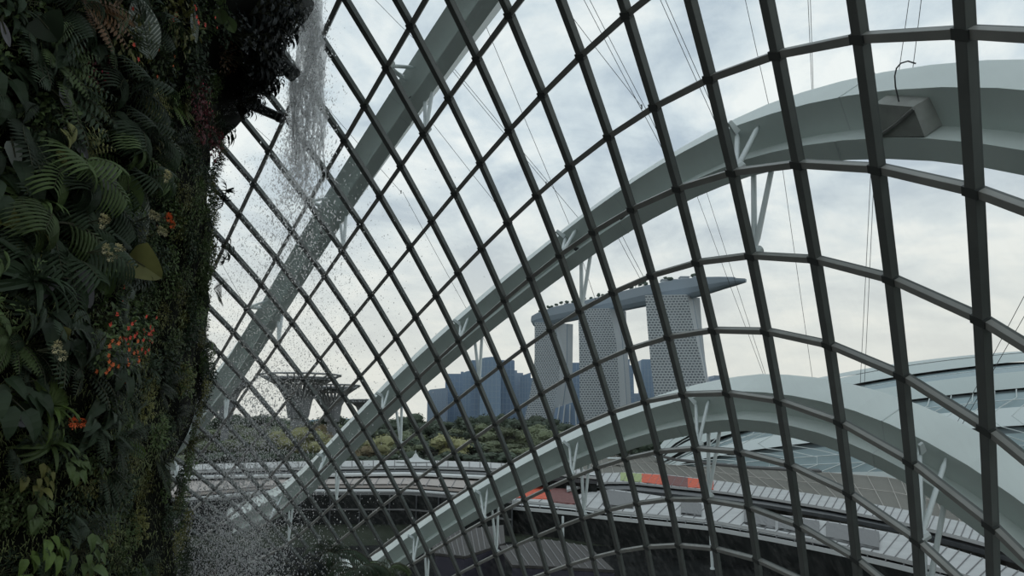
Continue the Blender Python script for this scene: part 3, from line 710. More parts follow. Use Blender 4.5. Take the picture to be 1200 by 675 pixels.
fl=[p-Vector((P[c,R1][1].x,P[c,R1][1].y,0)).normalized()*.7 for p,c in zip(fl,range(C0,C1+1))]+[Vector((16,-60,3)),Vector((-60,-60,3)),Vector((-60,45,3))]
mb=MB(); mb.prism(fl,(0,0,-.4)); tag(mb.build('floor',M['ifloor']),kind='structure')

LF={'deep':leafmat('leaf_deep_green',(.018,.029,.016),spec=.25),'mid':leafmat('leaf_mid_green',(.045,.068,.025),spec=.3),'olive':leafmat('leaf_olive',(.09,.092,.03),spec=.3),
 'bright':leafmat('leaf_bright_green',(.055,.085,.022),spec=.3),'pale':leafmat('leaf_pale_grey_green',(.24,.27,.25),.4,.25),'grey':leafmat('leaf_grey_lilac',(.16,.16,.175),.5,.25),
 'brown':leafmat('leaf_rust_brown',(.085,.045,.020)),'wine':leafmat('leaf_wine_red',(.070,.018,.022)),'black':leafmat('leaf_blackish',(.012,.016,.016),spec=.2),
 'red':leafmat('petal_red',(.85,.10,.06),.5,.25,.3,.3),'orange':leafmat('petal_orange',(.9,.2,.07),.5,.25,.3,.3),'cream':leafmat('flower_cream',(.6,.56,.36),.7,.2,.2,.2),'pink':leafmat('petal_crimson',(.6,.06,.10),.5,.25,.3,.3)}
M['stem']=mat('plant_stem',(.045,.05,.025),.7)
# ribbed leaf, pale veins along its length, sky gloss put into its colours
def veined(name,base,vein,scale):
    m=bpy.data.materials.new(name); m.use_nodes=True; nt=m.node_tree; n=nt.nodes; L=nt.links.new; b=n['Principled BSDF']
    uv=n.new('ShaderNodeUVMap'); wv=n.new('ShaderNodeTexWave'); wv.inputs['Scale'].default_value=scale; wv.inputs['Distortion'].default_value=.6; wv.bands_direction='DIAGONAL'; L(uv.outputs[0],wv.inputs['Vector'])
    cr=n.new('ShaderNodeValToRGB'); cr.color_ramp.elements[0].position=.55; cr.color_ramp.elements[0].color=(*base,1); cr.color_ramp.elements[1].position=.9; cr.color_ramp.elements[1].color=(*vein,1)
    L(wv.outputs['Fac'],cr.inputs['Fac']); L(cr.outputs['Color'],b.inputs['Base Color']); b.inputs['Roughness'].default_value=.4
    bp=n.new('ShaderNodeBump'); bp.inputs['Strength'].default_value=.5; L(wv.outputs['Fac'],bp.inputs['Height']); L(bp.outputs['Normal'],b.inputs['Normal'])
    return m
M['veined']=veined('white_veined_leaf',(.26,.32,.29),(.85,.9,.87),4.0)
def leaf(mb, base, d, nrm, ln, wd, bend=.5, segs=4, shape='oval', fold=.15):
    """one leaf blade: a folded strip that droops along its length"""
    base=Vector(base); d=Vector(d).normalized(); nrm=Vector(nrm); s=d.cross(nrm)
    if s.length<1e-4: s=d.cross(Vector((.3,.5,.8)))
    s.normalize(); nn=s.cross(d).normalized(); n0=len(mb.v); p=base.copy(); dd=d.copy()
    for i in range(segs+1):
        t=i/segs
        if shape=='oval': w=math.sin(math.pi*min(1,t*.9+.08))**.8
        elif shape=='heart': w=(1-t)**.6*min(1,.55+t*3) if t<1 else 0
        elif shape=='strap': w=min(1,.5+t*3)*(1-t**3)
        else: w=math.sin(math.pi*(t*.94+.03))
        w=max(w,.02)*wd/2
        mb.v += [tuple(p-s*w+nn*fold*w), tuple(p-nn*0), tuple(p+s*w+nn*fold*w)]
        if i<segs:
            for k in (0,1):
                a=n0+i*3+k; mb.f.append((a,a+1,a+4,a+3)); mb.m.append(mb.mi)
            dd=(dd-nn*bend/segs*1.2).normalized(); nn=s.cross(dd).normalized()
            p=p+dd*ln/segs
    return p
def rdir(rr, up=.0, out=.4):
    v=Vector((rr.gauss(0,1),rr.gauss(0,1)+up,abs(rr.gauss(0,1))*.8+out)); return v.normalized()
Y1=Vector((0,1,0)); Z1v=Vector((0,0,1))
def sp_shrub(seed, mt, n=150, rad=.36, sz=.075, extra=None, wdr=.55, stems=True):
    rr=random.Random(seed); f=MB(); st=MB(); exs=[]
    for _ in range(n):
        d=rdir(rr,0,.1); p=Vector((d.x*rad,d.y*rad,max(0,d.z)*rad*.7))*rr.uniform(.45,1.05)
        dd=(d*.7+Vector((rr.gauss(0,.5),rr.gauss(0,.5)-.35,rr.gauss(0,.4)+.15))).normalized()
        l=sz*rr.uniform(.7,1.4); leaf(f,p,dd,(rr.gauss(0,.4),.9,.7),l,l*wdr,rr.uniform(.2,.9),2)
    if stems:
        for _ in range(9):
            d=rdir(rr,0,.2); st.tube([(0,0,-.05),tuple(d*rad*.5),tuple(d*rad*.85)],[.009,.006,.003],4)
    if extra:
        m2,cnt,fs,where=extra
        for _ in range(cnt):
            d=rdir(rr,where,.35); p=Vector((d.x,d.y,d.z*.8))*rad*rr.uniform(.75,1.12)
            a0=rr.uniform(0,6.28); ex=MB(); exs.append(ex)
            for k in range(5):
                a=a0+k*2*math.pi/5; leaf(ex,p,(math.cos(a),math.sin(a)-.2,.6),(0,0,1),fs*rr.uniform(.8,1.2),fs*.75,.5,2)
    parts=[('foliage',f,LF[mt])]+([('stem',st,M['stem'])] if stems else [])+[('flower',ex,LF[extra[0]]) for ex in exs]
    return [(nm,b.mesh(nm,m),) for nm,b,m in parts]
def sp_fern(seed, mt, n=13, ln=.55, droop=1.1):
    rr=random.Random(seed); f=MB(); st=MB()
    for i in range(n):
        a=rr.uniform(0,6.28); d=Vector((math.cos(a)*.8,math.sin(a)*.8+.15,.75)).normalized(); L_=ln*rr.uniform(.7,1.15)
        p=Vector((0,0,0)); pts=[p.copy()]; N=12
        for k in range(N):
            d=(d+Vector((0,-droop/N*.9,-.02))).normalized(); p=p+d*L_/N; pts.append(p.copy())
            side=d.cross(Z1v+Vector((0,.4,0))).normalized(); pl=L_*.22*math.sin(math.pi*(k+1.5)/(N+2))
            for s in (-1,1): leaf(f,p,(side*s+d*.45),(0,.5,.9),pl,pl*.30,.4,2)
        st.tube(pts,.004,3)
    return [('frond',f.mesh('frond',LF[mt])),('stem',st.mesh('stem',M['stem']))]
def sp_broad(seed, mt, n=12, ln=.26, shape='heart', wd=.7, rad=.3, bend=.7, mats=None):
    rr=random.Random(seed); f=MB(); st=MB()
    for i in range(n):
        d=rdir(rr,.2,.5); q=d*rad*rr.uniform(.6,1.1); st.tube([(0,0,-.05),tuple(q*.5+Vector((0,.04,.02))),tuple(q)],[.009,.007,.005],4)
        l=ln*rr.uniform(.65,1.25); leaf(f,q,(d.x*.6,-.65+rr.gauss(0,.25),.45),(d.x*.3,.5,.9),l,l*wd,bend,5,shape,.25)
    return [('leaf_blades',f.mesh('leaf_blades',mats or LF[mt])),('stem',st.mesh('stem',M['stem']))]
def sp_cut(seed, mt, n=4, lob=13, ln=.34):
    """arching cut leaves: long narrow lobes curving off a bowed midrib"""
    rr=random.Random(seed); f=MB(); st=MB()
    for i in range(n):
        a=rr.uniform(-.9,.9)+ (math.pi/2 if i%2 else -math.pi/2)*.6; d=Vector((math.sin(a),.35+rr.uniform(0,.5),.8)).normalized(); p=Vector((0,0,0)); pts=[p.copy()]
        for k in range(lob):
            d=(d+Vector((0,-.13,-.03))).normalized(); p=p+d*.045; pts.append(p.copy())
            side=d.cross(Z1v+Vector((0,.5,0))).normalized(); L_=ln*(.55+.6*math.sin(math.pi*(k+1)/(lob+1)))
            if k>1:
                for s in (-1,1): leaf(f,p,(side*s*.9+d*.5+Vector((0,0,.25))),(0,.6,.8),L_,.030,1.3,5,'strap',.5)
        st.tube(pts,[.010*(1-.7*k/lob) for k in range(lob+1)],5)
    return [('cut_leaf',f.mesh('cut_leaf',LF[mt])),('stem',st.mesh('stem',M['stem']))]
def sp_fan(seed, mt, n=15, ln=.42, wd=.045, up=.3):
    rr=random.Random(seed); f=MB()
    for i in range(n):
        a=math.pi*(-.15+1.3*i/(n-1))+rr.uniform(-.08,.08); leaf(f,(0,0,.02),(math.cos(a),math.sin(a)*.8+up*.2,.55),(0,0,1),ln*rr.uniform(.8,1.1),wd,1.5,6,'strap',.45)
    for i in range(n//2):
        a=rr.uniform(0,6.28); leaf(f,(0,0,.02),(math.cos(a)*.5,math.sin(a)*.5,.9),(0,1,.3),ln*.7,wd,1.2,5,'strap',.45)
    st=MB(); st.tube([(0,.0,-.15),(0,0,.04)],.015,5)
    return [('strap_leaves',f.mesh('strap_leaves',LF[mt])),('stem',st.mesh('stem',M['stem']))]
def sp_head(seed, mt, n=3, r=.05):
    rr=random.Random(seed); f=MB(); st=MB()
    for i in range(n):
        c=Vector((rr.uniform(-.09,.09),rr.uniform(-.08,.08),rr.uniform(.12,.2)))
        st.tube([(0,0,-.05),tuple(c*.6),tuple(c)],.005,4)
        for _ in range(70):
            d=rdir(rr,.2,.1); leaf(f,c+d*r*rr.uniform(.6,1),d,(0,1,0),.018,.016,.3,2)
    return [('flower_head',f.mesh('flower_head',LF[mt])),('stem',st.mesh('stem',M['stem']))]
def place(parts, name, x, y, sc, label, cat='plant', group=None, roll=0, lift=0, tilt=0):
    p,nn=whit(x,y)
    root=tag(empty(name,p+nn*lift),label,cat,group)
    zz=(nn+Vector((0,0,tilt))).normalized(); xx=Vector((0,0,1)).cross(zz).normalized(); yy=zz.cross(xx)
    Mx=Matrix((xx,yy,zz)).transposed()@Matrix.Rotation(roll,3,'Z'); root.rotation_euler=Mx.to_euler(); root.scale=(sc,sc,sc)
    for nm,me in parts:
        o=bpy.data.objects.new(nm,me); COL.objects.link(o); o.parent=root
    return root
PR={}
def proto(key, fn, *a, **k):
    if key not in PR: PR[key]=fn(*a,**k)
    return PR[key]
def shrub(mt,i=0,**k): return proto(('shrub',mt,i,str(k)),sp_shrub,11+i,mt,**k)
def fern(mt,i=0,**k): return proto(('fern',mt,i,str(k)),sp_fern,31+i,mt,**k)
def broad(mt,i=0,**k): return proto(('broad',mt,i,str(k)),sp_broad,51+i,mt,**k)
def cut(mt,i=0,**k): return proto(('cut',mt,i,str(k)),sp_cut,71+i,mt,**k)
def fan(mt,i=0,**k): return proto(('fan',mt,i,str(k)),sp_fan,91+i,mt,**k)
def head(mt,i=0,**k): return proto(('head',mt,i,str(k)),sp_head,111+i,mt,**k)
SCL=lambda x,y:(whit(x,y)[0]-Vector((0,0,H))).length/FP   # metres per pixel there

# tiny-leaved creeper that covers the felt between the plants
mb=MB(); rr=random.Random(5)
for _ in range(52000):
    x=rr.uniform(-60,262); y=rr.uniform(-60,735)
    if x<130 and rr.random()<.62: continue
    sx=float(np.interp(y,[q[0] for q in sil],[q[1] for q in sil]))
    if x>sx+6: continue
    p,nn=None,None
    a=math.atan2(0,1)
    d=ray(x,y); 
    # analytic hit on the mean cylinder, then pushed onto the bumpy surface
    h=Vector((d.x,d.y)); A_=h.length_squared; Rz=WR(H+d.z*10/d.y); B_=-(d.x*WC.x+d.y*WC.y); C_=WC.x**2+WC.y**2-Rz*Rz; D_=B_*B_-A_*C_
    if D_<0: continue
    t=(-B_-math.sqrt(D_))/A_; z=H+d.z*t; ang=math.atan2(d.y*t-WC.y,d.x*t-WC.x)
    q=wpt(ang,z); nn=Vector((math.cos(ang),math.sin(ang),0)); tt=Vector((-nn.y,nn.x,0))
    l=rr.uniform(.025,.055); dd=nn*rr.uniform(.2,.9)+tt*rr.gauss(0,.6)+Vector((0,0,rr.gauss(-.5,.4)))
    leaf(mb,q+nn*rr.uniform(-.01,.10),dd,nn*.6+Vector((0,0,.8)),l,l*.6,.5,1,'oval',.2)
LF['creep']=leafmat('leaf_creeper',(.095,.115,.045),spec=.35)
tag(mb.build('creeping_foliage',LF['creep']),'tiny leaved dark green creeper covering the planted wall between larger plants','creeper',kind='stuff')

# --- plants that can be told apart
# large veined leaves, each a mesh with its own run of veins
def big_leaf(x0,y0,x1,y1,wpx,label,m='veined',bend=.25,fold=.35,shape='oval',name='large_leaf_plant',lift=.3):
    p,nn=whit(x0,y0); s=SCL(x0,y0); q=at_r(x0,y0,(p-Vector((0,0,H))).length-lift); e=at_r(x1,y1,(p-Vector((0,0,H))).length-lift)
    root=tag(empty(name,p),label,'plant'); d=e-q; mb=MB(); segs=12; nrm=(Vector((0,0,H))-q).normalized()
    nrm=(nrm+Vector((.0,0,.25))).normalized()
    leaf(mb,q-p,d,nrm,d.length*1.02,wpx*s,bend,segs,shape,fold); o=mb.build('leaf_blade',M['veined'] if m=='veined' else LF[m],root)
    uvl=o.data.uv_layers.new(name='UVMap')
    for li,lp in enumerate(o.data.loops):
        vi=lp.vertex_index; i,k=divmod(vi,3); uvl.data[li].uv=(abs(k-1)*.5*1.0, i/segs*2.2)
    mb=MB(); mb.tube([Vector((0,0,0))-nn*.1,(q-p)*.5+Vector((0,0,.05)),q-p,(q-p)+d*.5-nrm*.0],[.014,.012,.010,.004],5); mb.build('stem',M['stem'],root)
    return root
big_leaf(161,0,178,70,27,'large hanging leaf with white veins beside the red flowers at the top')
big_leaf(226,10,230,50,7,'narrow pale leaf hanging edge-on right of the top red flowers',bend=.1)
big_leaf(168,222,160,300,17,'long pale veined leaf hanging edge-on above the round yellow-green leaf',bend=.1)
big_leaf(150,205,152,252,26,'upright dark green leaf left of the long pale hanging leaf','mid')
big_leaf(150,300,190,325,44,'round yellow-green leaf sticking out right of the plant mass centre','olive',bend=.2,shape='heart')
big_leaf(88,318,108,362,27,'lilac grey drooping leaf in the middle of the wall','grey',bend=.4,shape='heart')
big_leaf(112,300,132,350,34,'dark ribbed leaf beside the lilac grey drooping leaf','mid',bend=.6,shape='heart')
big_leaf(62,326,46,354,14,'small lilac grey leaf left of the drooping grey leaf','grey',bend=.5,shape='heart')
big_leaf(72,102,82,130,9,'pale grey leaf tip left of the curved cut leaves','grey')
big_leaf(78,148,104,186,17,'pale grey leaf in shade left of the curved cut leaves','grey',shape='heart')
big_leaf(122,192,134,236,19,'pale grey broad leaf behind dark twigs near the long hanging leaf','grey',shape='heart')
big_leaf(14,165,22,204,15,'pale grey-white leaf at the left edge in the upper half','pale',shape='heart')
big_leaf(45,20,70,48,40,'large dark pointed leaf near the top left corner','deep',bend=.4,shape='heart')
big_leaf(2,25,12,55,6,'narrow grey leaf edge at the left border near the top','grey')
big_leaf(66,385,74,352+60,24,'olive heart leaf below the drooping grey leaf','olive',shape='heart')
big_leaf(153,522,170,536,12,'bright tapering leaf on the lower wall','bright')
big_leaf(194,543,206,551,7,'thin pale leaf near the lower right edge of the wall','pale')
big_leaf(18,485,30,500,10,'pale strap leaf near the left edge low on the wall','grey')
big_leaf(255,10,262,28,14,'dark glossy leaf near the top right of the wall','mid')
big_leaf(265,20,275,38,12,'green oval leaf near the top right, below the glossy one','mid')
for args in ((cut,'deep',0,130,106,.95,'cut leaf plant with bowed striped lobes, topmost of the three curved ones',.0),(cut,'deep',1,148,158,.9,'cut leaf plant with bowed striped lobes, middle of the three curved ones',.3),
  (cut,'mid',2,146,182,.8,'cut leaf plant with bowed striped lobes, lowest of the three curved ones',-.2),(cut,'mid',0,62,205,.95,'spreading cut leaf plant left of the pale shaded leaf',.2),
  (cut,'deep',1,95,232,.9,'dark cut leaf plant left of the pale flower heads',-.3),(cut,'mid',2,45,262,.9,'cut leaf plant just above the creamy yellow flower heads',0),
  (fan,'mid',0,22,240,1.25,'fan of drooping strap leaves at the left edge, upper one',0),(fan,'olive',1,8,272,1.1,'yellow-green fan of drooping straps at the left edge, below the upper one',-.5),
  (fan,'deep',2,22,330,1.3,'wide dark fan of ribbed strap leaves at the left edge in mid height',.1),(fan,'mid',0,92,312,1.0,'drooping fan leaf just left of the grey drooping leaf',.2),
  (fan,'bright',1,34,478,1.15,'bright fan of strap leaves low on the left of the wall',0),(fan,'mid',2,42,522,.9,'small fan of strap leaves below the bright fan',.2),
  (fern,'mid',0,115,55,.9,'light green fern clump at the top, left of the white veined leaf',0),(fern,'brown',1,84,6,.8,'rust brown fern at the top of the wall',0),(fern,'brown',2,118,14,.45,'smaller rust brown fern left of the white veined leaf',.5),
  (fern,'mid',1,48,68,.7,'hanging fern below the large dark pointed leaf',.3),(fern,'olive',0,62,180,.7,'yellowish tufted fern beside the pale grey-white leaf',0),(fern,'deep',2,14,150,.9,'dark fern at the left edge in the upper half',.7),
  (fern,'bright',1,188,120,.55,'small lime fern to the left of the wine red shrub',0),(fern,'olive',2,202,125,.4,'tiny lime tuft touching the wine red shrub',0),
  (broad,'bright',0,34,640,.5,'bright rounded-leaf plant near the bottom left corner',0),(broad,'mid',1,76,648,.6,'rounded-leaf plant right of the bright one at the bottom',.3),(broad,'bright',2,10,660,.45,'lettuce-like plant in the bottom left corner',0),
  (broad,'olive',1,22,560,.42,'olive leaved plant at the left edge below the fans',.2),(broad,'mid',2,20,595,.45,'dim leafy plant between the olive and the bright plants at lower left',.2),(broad,'mid',0,62,545,.42,'hanging leafy plant right of the olive plant',.5)):
    fn,mt,i,x,y,s,lb,ro=args; place(fn(mt,i),{cut:'cut_leaf_plant',fan:'fan_leaf_plant',fern:'fern',broad:'broad_leaf_plant'}[fn],x,y,s,lb,roll=ro,lift=.12)
for k,(x,y,lb) in enumerate(((68,297,'creamy yellow flower heads, left one of the pair'),(87,296,'creamy yellow flower heads, right one of the pair'),(130,260,'pale cream flower cluster left of the long hanging leaf'),(146,258,'small orange-tinged flower cluster beside the long hanging leaf'),
    (70,262,'yellow-green flower cluster at the end of the cut leaf plant'),(140,278,'cream flower cluster under the pale one'),(8,412,'small yellow orchid-like flowers at the left edge'),(147,208,'tiny yellow bud cluster on top of the upright dark leaf'),(35,503,'orange tinted flower tuft under the bright fan leaves'))):
    place(head('orange' if k in(3,8) else 'cream',k%3),'flower_head_plant',x,y,.75,lb,'flower',lift=.3)
ff=dict(extra=('red',9,.035,0)); 
place(shrub('olive',1,n=120,extra=('red',8,.036,.3)),'flowering_shrub',193,24,.9,'shrub with scarlet flowers right of the large white veined leaf','flower shrub',lift=.12)
place(shrub('olive',2,n=120,extra=('red',6,.030,0)),'flowering_shrub',136,42,.85,'shrub with sparse scarlet flowers left of the large white veined leaf','flower shrub',lift=.1)
place(shrub('mid',3,n=110,extra=('red',3,.032,0)),'flowering_shrub',222,20,.7,'shrub with one or two red flowers near the top right of the wall','flower shrub',lift=.1)
place(shrub('mid',4,n=120,extra=('orange',5,.03,0)),'flowering_shrub',172,68,.7,'shrub with orange flowers under the tip of the white veined leaf','flower shrub',lift=.1)
for k,(x,y,s,c,lb) in enumerate(((112,388,.75,'red','red flowering shrub, top of the large red patch in mid wall'),(140,392,.72,'red','red flowering shrub at the right of the large red patch'),(103,410,.72,'orange','orange-red flowering shrub at the left of the large red patch'),(125,418,.72,'orange','orange-red flowering shrub at the foot of the large red patch'),(150,378,.6,'red','small red flowering shrub at the upper right of the red patch'),(128,345,.35,'red','single red bloom tuft above the large red patch'),(163,197,.35,'red','single red bloom above the long hanging leaf'),(172,258,.35,'pink','pink bloom right of the long hanging leaf'))):
    place(shrub('mid',5+k,n=100,rad=.30,extra=(c,13 if s>.5 else 3,.033,-.1)),'flowering_shrub',x,y,s,lb,'flower shrub',lift=.12)
for x,y,s,lb in ((218,112,.7,'wine red leaved shrub, upper of the dark red ones'),(222,140,.75,'wine red leaved shrub, middle of the dark red ones'),(238,165,.7,'wine red leaved shrub, lower one next to the sky'),(96,78,.6,'reddish brown twiggy shrub left of the curved cut leaves')):
    place(shrub('wine',2,n=170,sz=.06,extra=('pink',7,.022,.2)),'red_leaved_shrub',x,y,s,lb,'shrub',lift=.1)
place(shrub('brown',3,n=150,sz=.05),'twiggy_shrub',250,62,.8,'brownish twiggy shrub at the upper right of the wall','shrub',lift=.1)
# plants on the outline against the sky
for fn,mt,i,x,y,s,ro,lb in ((fan,'black',0,250,222,.55,-1.2,'dark strap leaved tuft sticking out into the sky above the creeper'),(fan,'black',1,247,232,.5,-1.9,'dark drooping strap tuft below the upper one on the wall edge'),(broad,'deep',1,248,288,.55,0,'loose leafy sprig on the wall edge against the glass'),
   (fern,'deep',2,236,338,.5,-.6,'small fern frond tuft sticking out of the wall edge'),(broad,'mid',2,228,405,.42,0,'round leaved sprig on the wall edge beside the far arch'),(broad,'deep',0,250,150,.55,0,'leafy sprig on the wall edge below the dark overhanging shrubs'),
   (fan,'black',2,248,302,.4,-2.2,'tiny drooping strap tuft on the wall edge')):
    place(fn(mt,i),{fan:'strap_leaf_tuft',broad:'leafy_sprig',fern:'fern'}[fn],x,y,s,lb,roll=ro,lift=.15)
for k,(x,y,s) in enumerate((x-9 if (x>299 and y>30) else x,y,s) for x,y,s in ((285,18,1.15),(300,42,1.1),(284,62,1.15),(303,66,1.1),(272,92,1.0),(288,95,1.1),(268,120,.9),(262,40,1.0),(312,20,1.2),(280,112,.9),(322,6,1.1),(306,84,1.0),(300,24,1.2),(278,40,1.2),(310,52,1.1),(325,26,.9),(270,70,1.0),(290,78,1.2),(303,6,1.2))):
    place(broad('black',k%3,n=60,ln=.16,wd=.40,rad=.34,bend=.9,shape='oval'),'pointed_leaf_shrub',x,y,s*.85,'blackish shrub of pointed leaves hanging over the waterfall at the top of the wall','shrub','dark pointed shrubs overhanging the waterfall',lift=.12,roll=k*.7)

# --- filler plants, told apart only by zone
rr=random.Random(12); taken=[]
def fill(x0,x1,y0,y1,step,kinds,label,group,jit=.45):
    y=y0
    while y<y1:
        x=x0+rr.uniform(-.3,.3)*step
        while x<x1:
            px=x+rr.uniform(-jit,jit)*step; py=y+rr.uniform(-jit,jit)*step
            sx=float(np.interp(py,[q[0] for q in sil],[q[1] for q in sil]))
            if px<sx-4:
                fn,mt,nm,s,kw=rr.choice(kinds); i=rr.randrange(3)
                place(fn(mt,i,**kw),nm,px,py,s*rr.uniform(.8,1.15)*(.8 if px>sx-25 else 1),label[nm],'fern' if nm=='fern' else 'shrub' if 'shrub' in nm else 'plant',group[nm],roll=rr.uniform(-.8,.8),lift=.03)
            x+=step
        y+=step
def L3(zone): 
    nms={'fern':'dark fern','small_leaf_shrub':'small leaved dark green shrub','broad_leaf_plant':'dark heart leaved plant','cut_leaf_plant':'dark cut leaf plant','fan_leaf_plant':'dark strap leaved plant'}
    return {k:v+' in the shaded planting at the '+zone+' of the wall' for k,v in nms.items()},{k:v.split(' ',1)[1]+'s, '+zone for k,v in nms.items()}
big=[(fern,'deep','fern',.9,{}),(broad,'deep','broad_leaf_plant',.8,{}),(cut,'deep','cut_leaf_plant',.8,{}),(fan,'deep','fan_leaf_plant',.85,{}),(shrub,'deep','small_leaf_shrub',.9,{}),(shrub,'mid','small_leaf_shrub',.8,{}),(fern,'mid','fern',.7,{})]
sm=[(shrub,'olive','small_leaf_shrub',.5,dict(n=240,sz=.045,wdr=.6)),(shrub,'mid','small_leaf_shrub',.62,dict(n=260,sz=.05,wdr=.6)),(shrub,'mid','small_leaf_shrub',.55,dict(n=260,sz=.05,wdr=.6)),(shrub,'deep','small_leaf_shrub',.75,dict(n=220,sz=.06,wdr=.6))]
lw=[(shrub,'olive','small_leaf_shrub',.5,dict(n=180,sz=.07,wdr=.45)),(shrub,'deep','small_leaf_shrub',.65,dict(n=200,sz=.07,wdr=.5)),(shrub,'mid','small_leaf_shrub',.6,dict(n=200,sz=.06)),(fern,'deep','fern',.6,{})]
fill(-20,165,-10,200,40,big,*L3('upper left')); fill(165,262,-10,200,30,sm+[(fern,'deep','fern',.6,{}),(fern,'olive','fern',.5,{})],*L3('upper right'))
fill(-20,150,200,450,42,big,*L3('middle left')); fill(150,262,200,450,24,sm,*L3('middle right'))
fill(-20,110,450,690,42,big[:2]+lw,*L3('lower left')); fill(110,262,450,690,26,lw+sm[:1],*L3('lower right'))
ey=150
while ey<690:
    sx=float(np.interp(ey,[q[0] for q in sil],[q[1] for q in sil])); i=rr.randrange(3)
    place(shrub(rr.choice(('mid','olive','deep')),i,n=240,sz=.05,wdr=.6),'small_leaf_shrub',sx+rr.uniform(-6,3),ey,rr.uniform(.38,.6),'leafy small shrub on the outer edge of the planted wall against the glass','shrub','small shrubs along the wall edge',roll=rr.uniform(-1,1),lift=.03)
    ey+=rr.uniform(8,14)
# long thin twigs crossing in front of the shaded leaves
for k,(pts) in enumerate(([(62,125),(100,165),(150,185)],[(85,188),(120,178),(140,165)],[(165,205),(178,215),(188,224)],[(50,95),(75,118),(95,150)])):
    mb=MB(); mb.tube([at_r(x,y,(whit(x,y)[0]-Vector((0,0,H))).length-.3) for x,y in pts],.006,4)
    tag(mb.build('bare_twig',M['stem']),['bare twig crossing the pale shaded leaf','short bare twig rising to the curved cut leaves','short bare twig above the long hanging leaf','bare twig at the reddish brown shrub'][k],'twig')
# ------------------------------------------------------------------ water spouts and falling water
M['spout']=mat('spout_dark_steel',(.030,.034,.034),.5)
def spout(x0,y0,x1,y1,wpx,D,label,tap=.85):
    a=at(x0,y0,D); b=at(x1,y1,D-.1); s=D/FP*1.1; root=tag(empty('water_spout',a),label,'spout')
    d=(b-a).normalized(); sd=d.cross(Vector((0,1,0))).normalized(); dp=sd.cross(d)
    mb=MB(); w=wpx*s/2
    prof=[(-1,-.6),(-.6,-1),(.6,-1),(1,-.6),(1,.6),(.6,1),(-.6,1),(-1,.6)]
    mb.rings([[a-a+d*L_*(b-a).length+(sd*u*w+dp*v*w*.8)*k for u,v in prof] for L_,k in ((-.8,1.1),(0,1.0),(.88,tap),(.9,tap*1.12),(1,tap*1.12))]); mb.build('chute',M['spout'],root)
    mb=MB(); mb.rings([[d*(L_*(b-a).length)+(sd*u*w+dp*v*w*.8)*tap*1.2 for u,v in prof] for L_ in (.86,.9)]); mb.build('rim',M['frame'],root)
    return root
spout(308,54,345,88,17,11.2,'middle dark water spout poking out of the hanging shrubs by the stream')
spout(292,122,331,139,11,11.9,'lowest thin dark water spout below the hanging shrubs')
spout(300,-14,357,12,34,11.2,'thick dark water spout at the top edge where the main stream starts')
def watermat(name, thru, refr, clear):
    w_=bpy.data.materials.new(name); w_.use_nodes=True; nt=w_.node_tree; n=nt.nodes; L=nt.links.new; n.remove(n['Principled BSDF'])
    df=n.new('ShaderNodeBsdfDiffuse'); df.inputs['Color'].default_value=(.98,.985,.99,1); tl=n.new('ShaderNodeBsdfTranslucent'); tl.inputs['Color'].default_value=(.98,.985,.99,1)
    gl=n.new('ShaderNodeBsdfGlossy'); gl.inputs['Roughness'].default_value=.15; tr=n.new('ShaderNodeBsdfTransparent'); rf=n.new('ShaderNodeBsdfRefraction'); rf.inputs['IOR'].default_value=1.33 if refr<.6 else 1.12; rf.inputs['Roughness'].default_value=.02
    a=n.new('ShaderNodeMixShader'); a.inputs['Fac'].default_value=thru; L(df.outputs[0],a.inputs[1]); L(tl.outputs[0],a.inputs[2])
    b=n.new('ShaderNodeMixShader'); b.inputs['Fac'].default_value=.15; L(a.outputs[0],b.inputs[1]); L(gl.outputs[0],b.inputs[2])
    b2=n.new('ShaderNodeMixShader'); b2.inputs['Fac'].default_value=refr; L(b.outputs[0],b2.inputs[1]); L(rf.outputs[0],b2.inputs[2])
    c=n.new('ShaderNodeMixShader'); c.inputs['Fac'].default_value=clear; L(b2.outputs[0],c.inputs[1]); L(tr.outputs[0],c.inputs[2]); L(c.outputs[0],n['Material Output'].inputs['Surface'])
    return w_
M['water']=watermat('fine_spray_water',.55,.18,.08); M['clear_water']=watermat('clear_falling_water',.8,.85,.2); M['sheet_water']=watermat('thin_sheet_water',.97,.0,.3)
rr=random.Random(3); wr=np.random.default_rng(4)
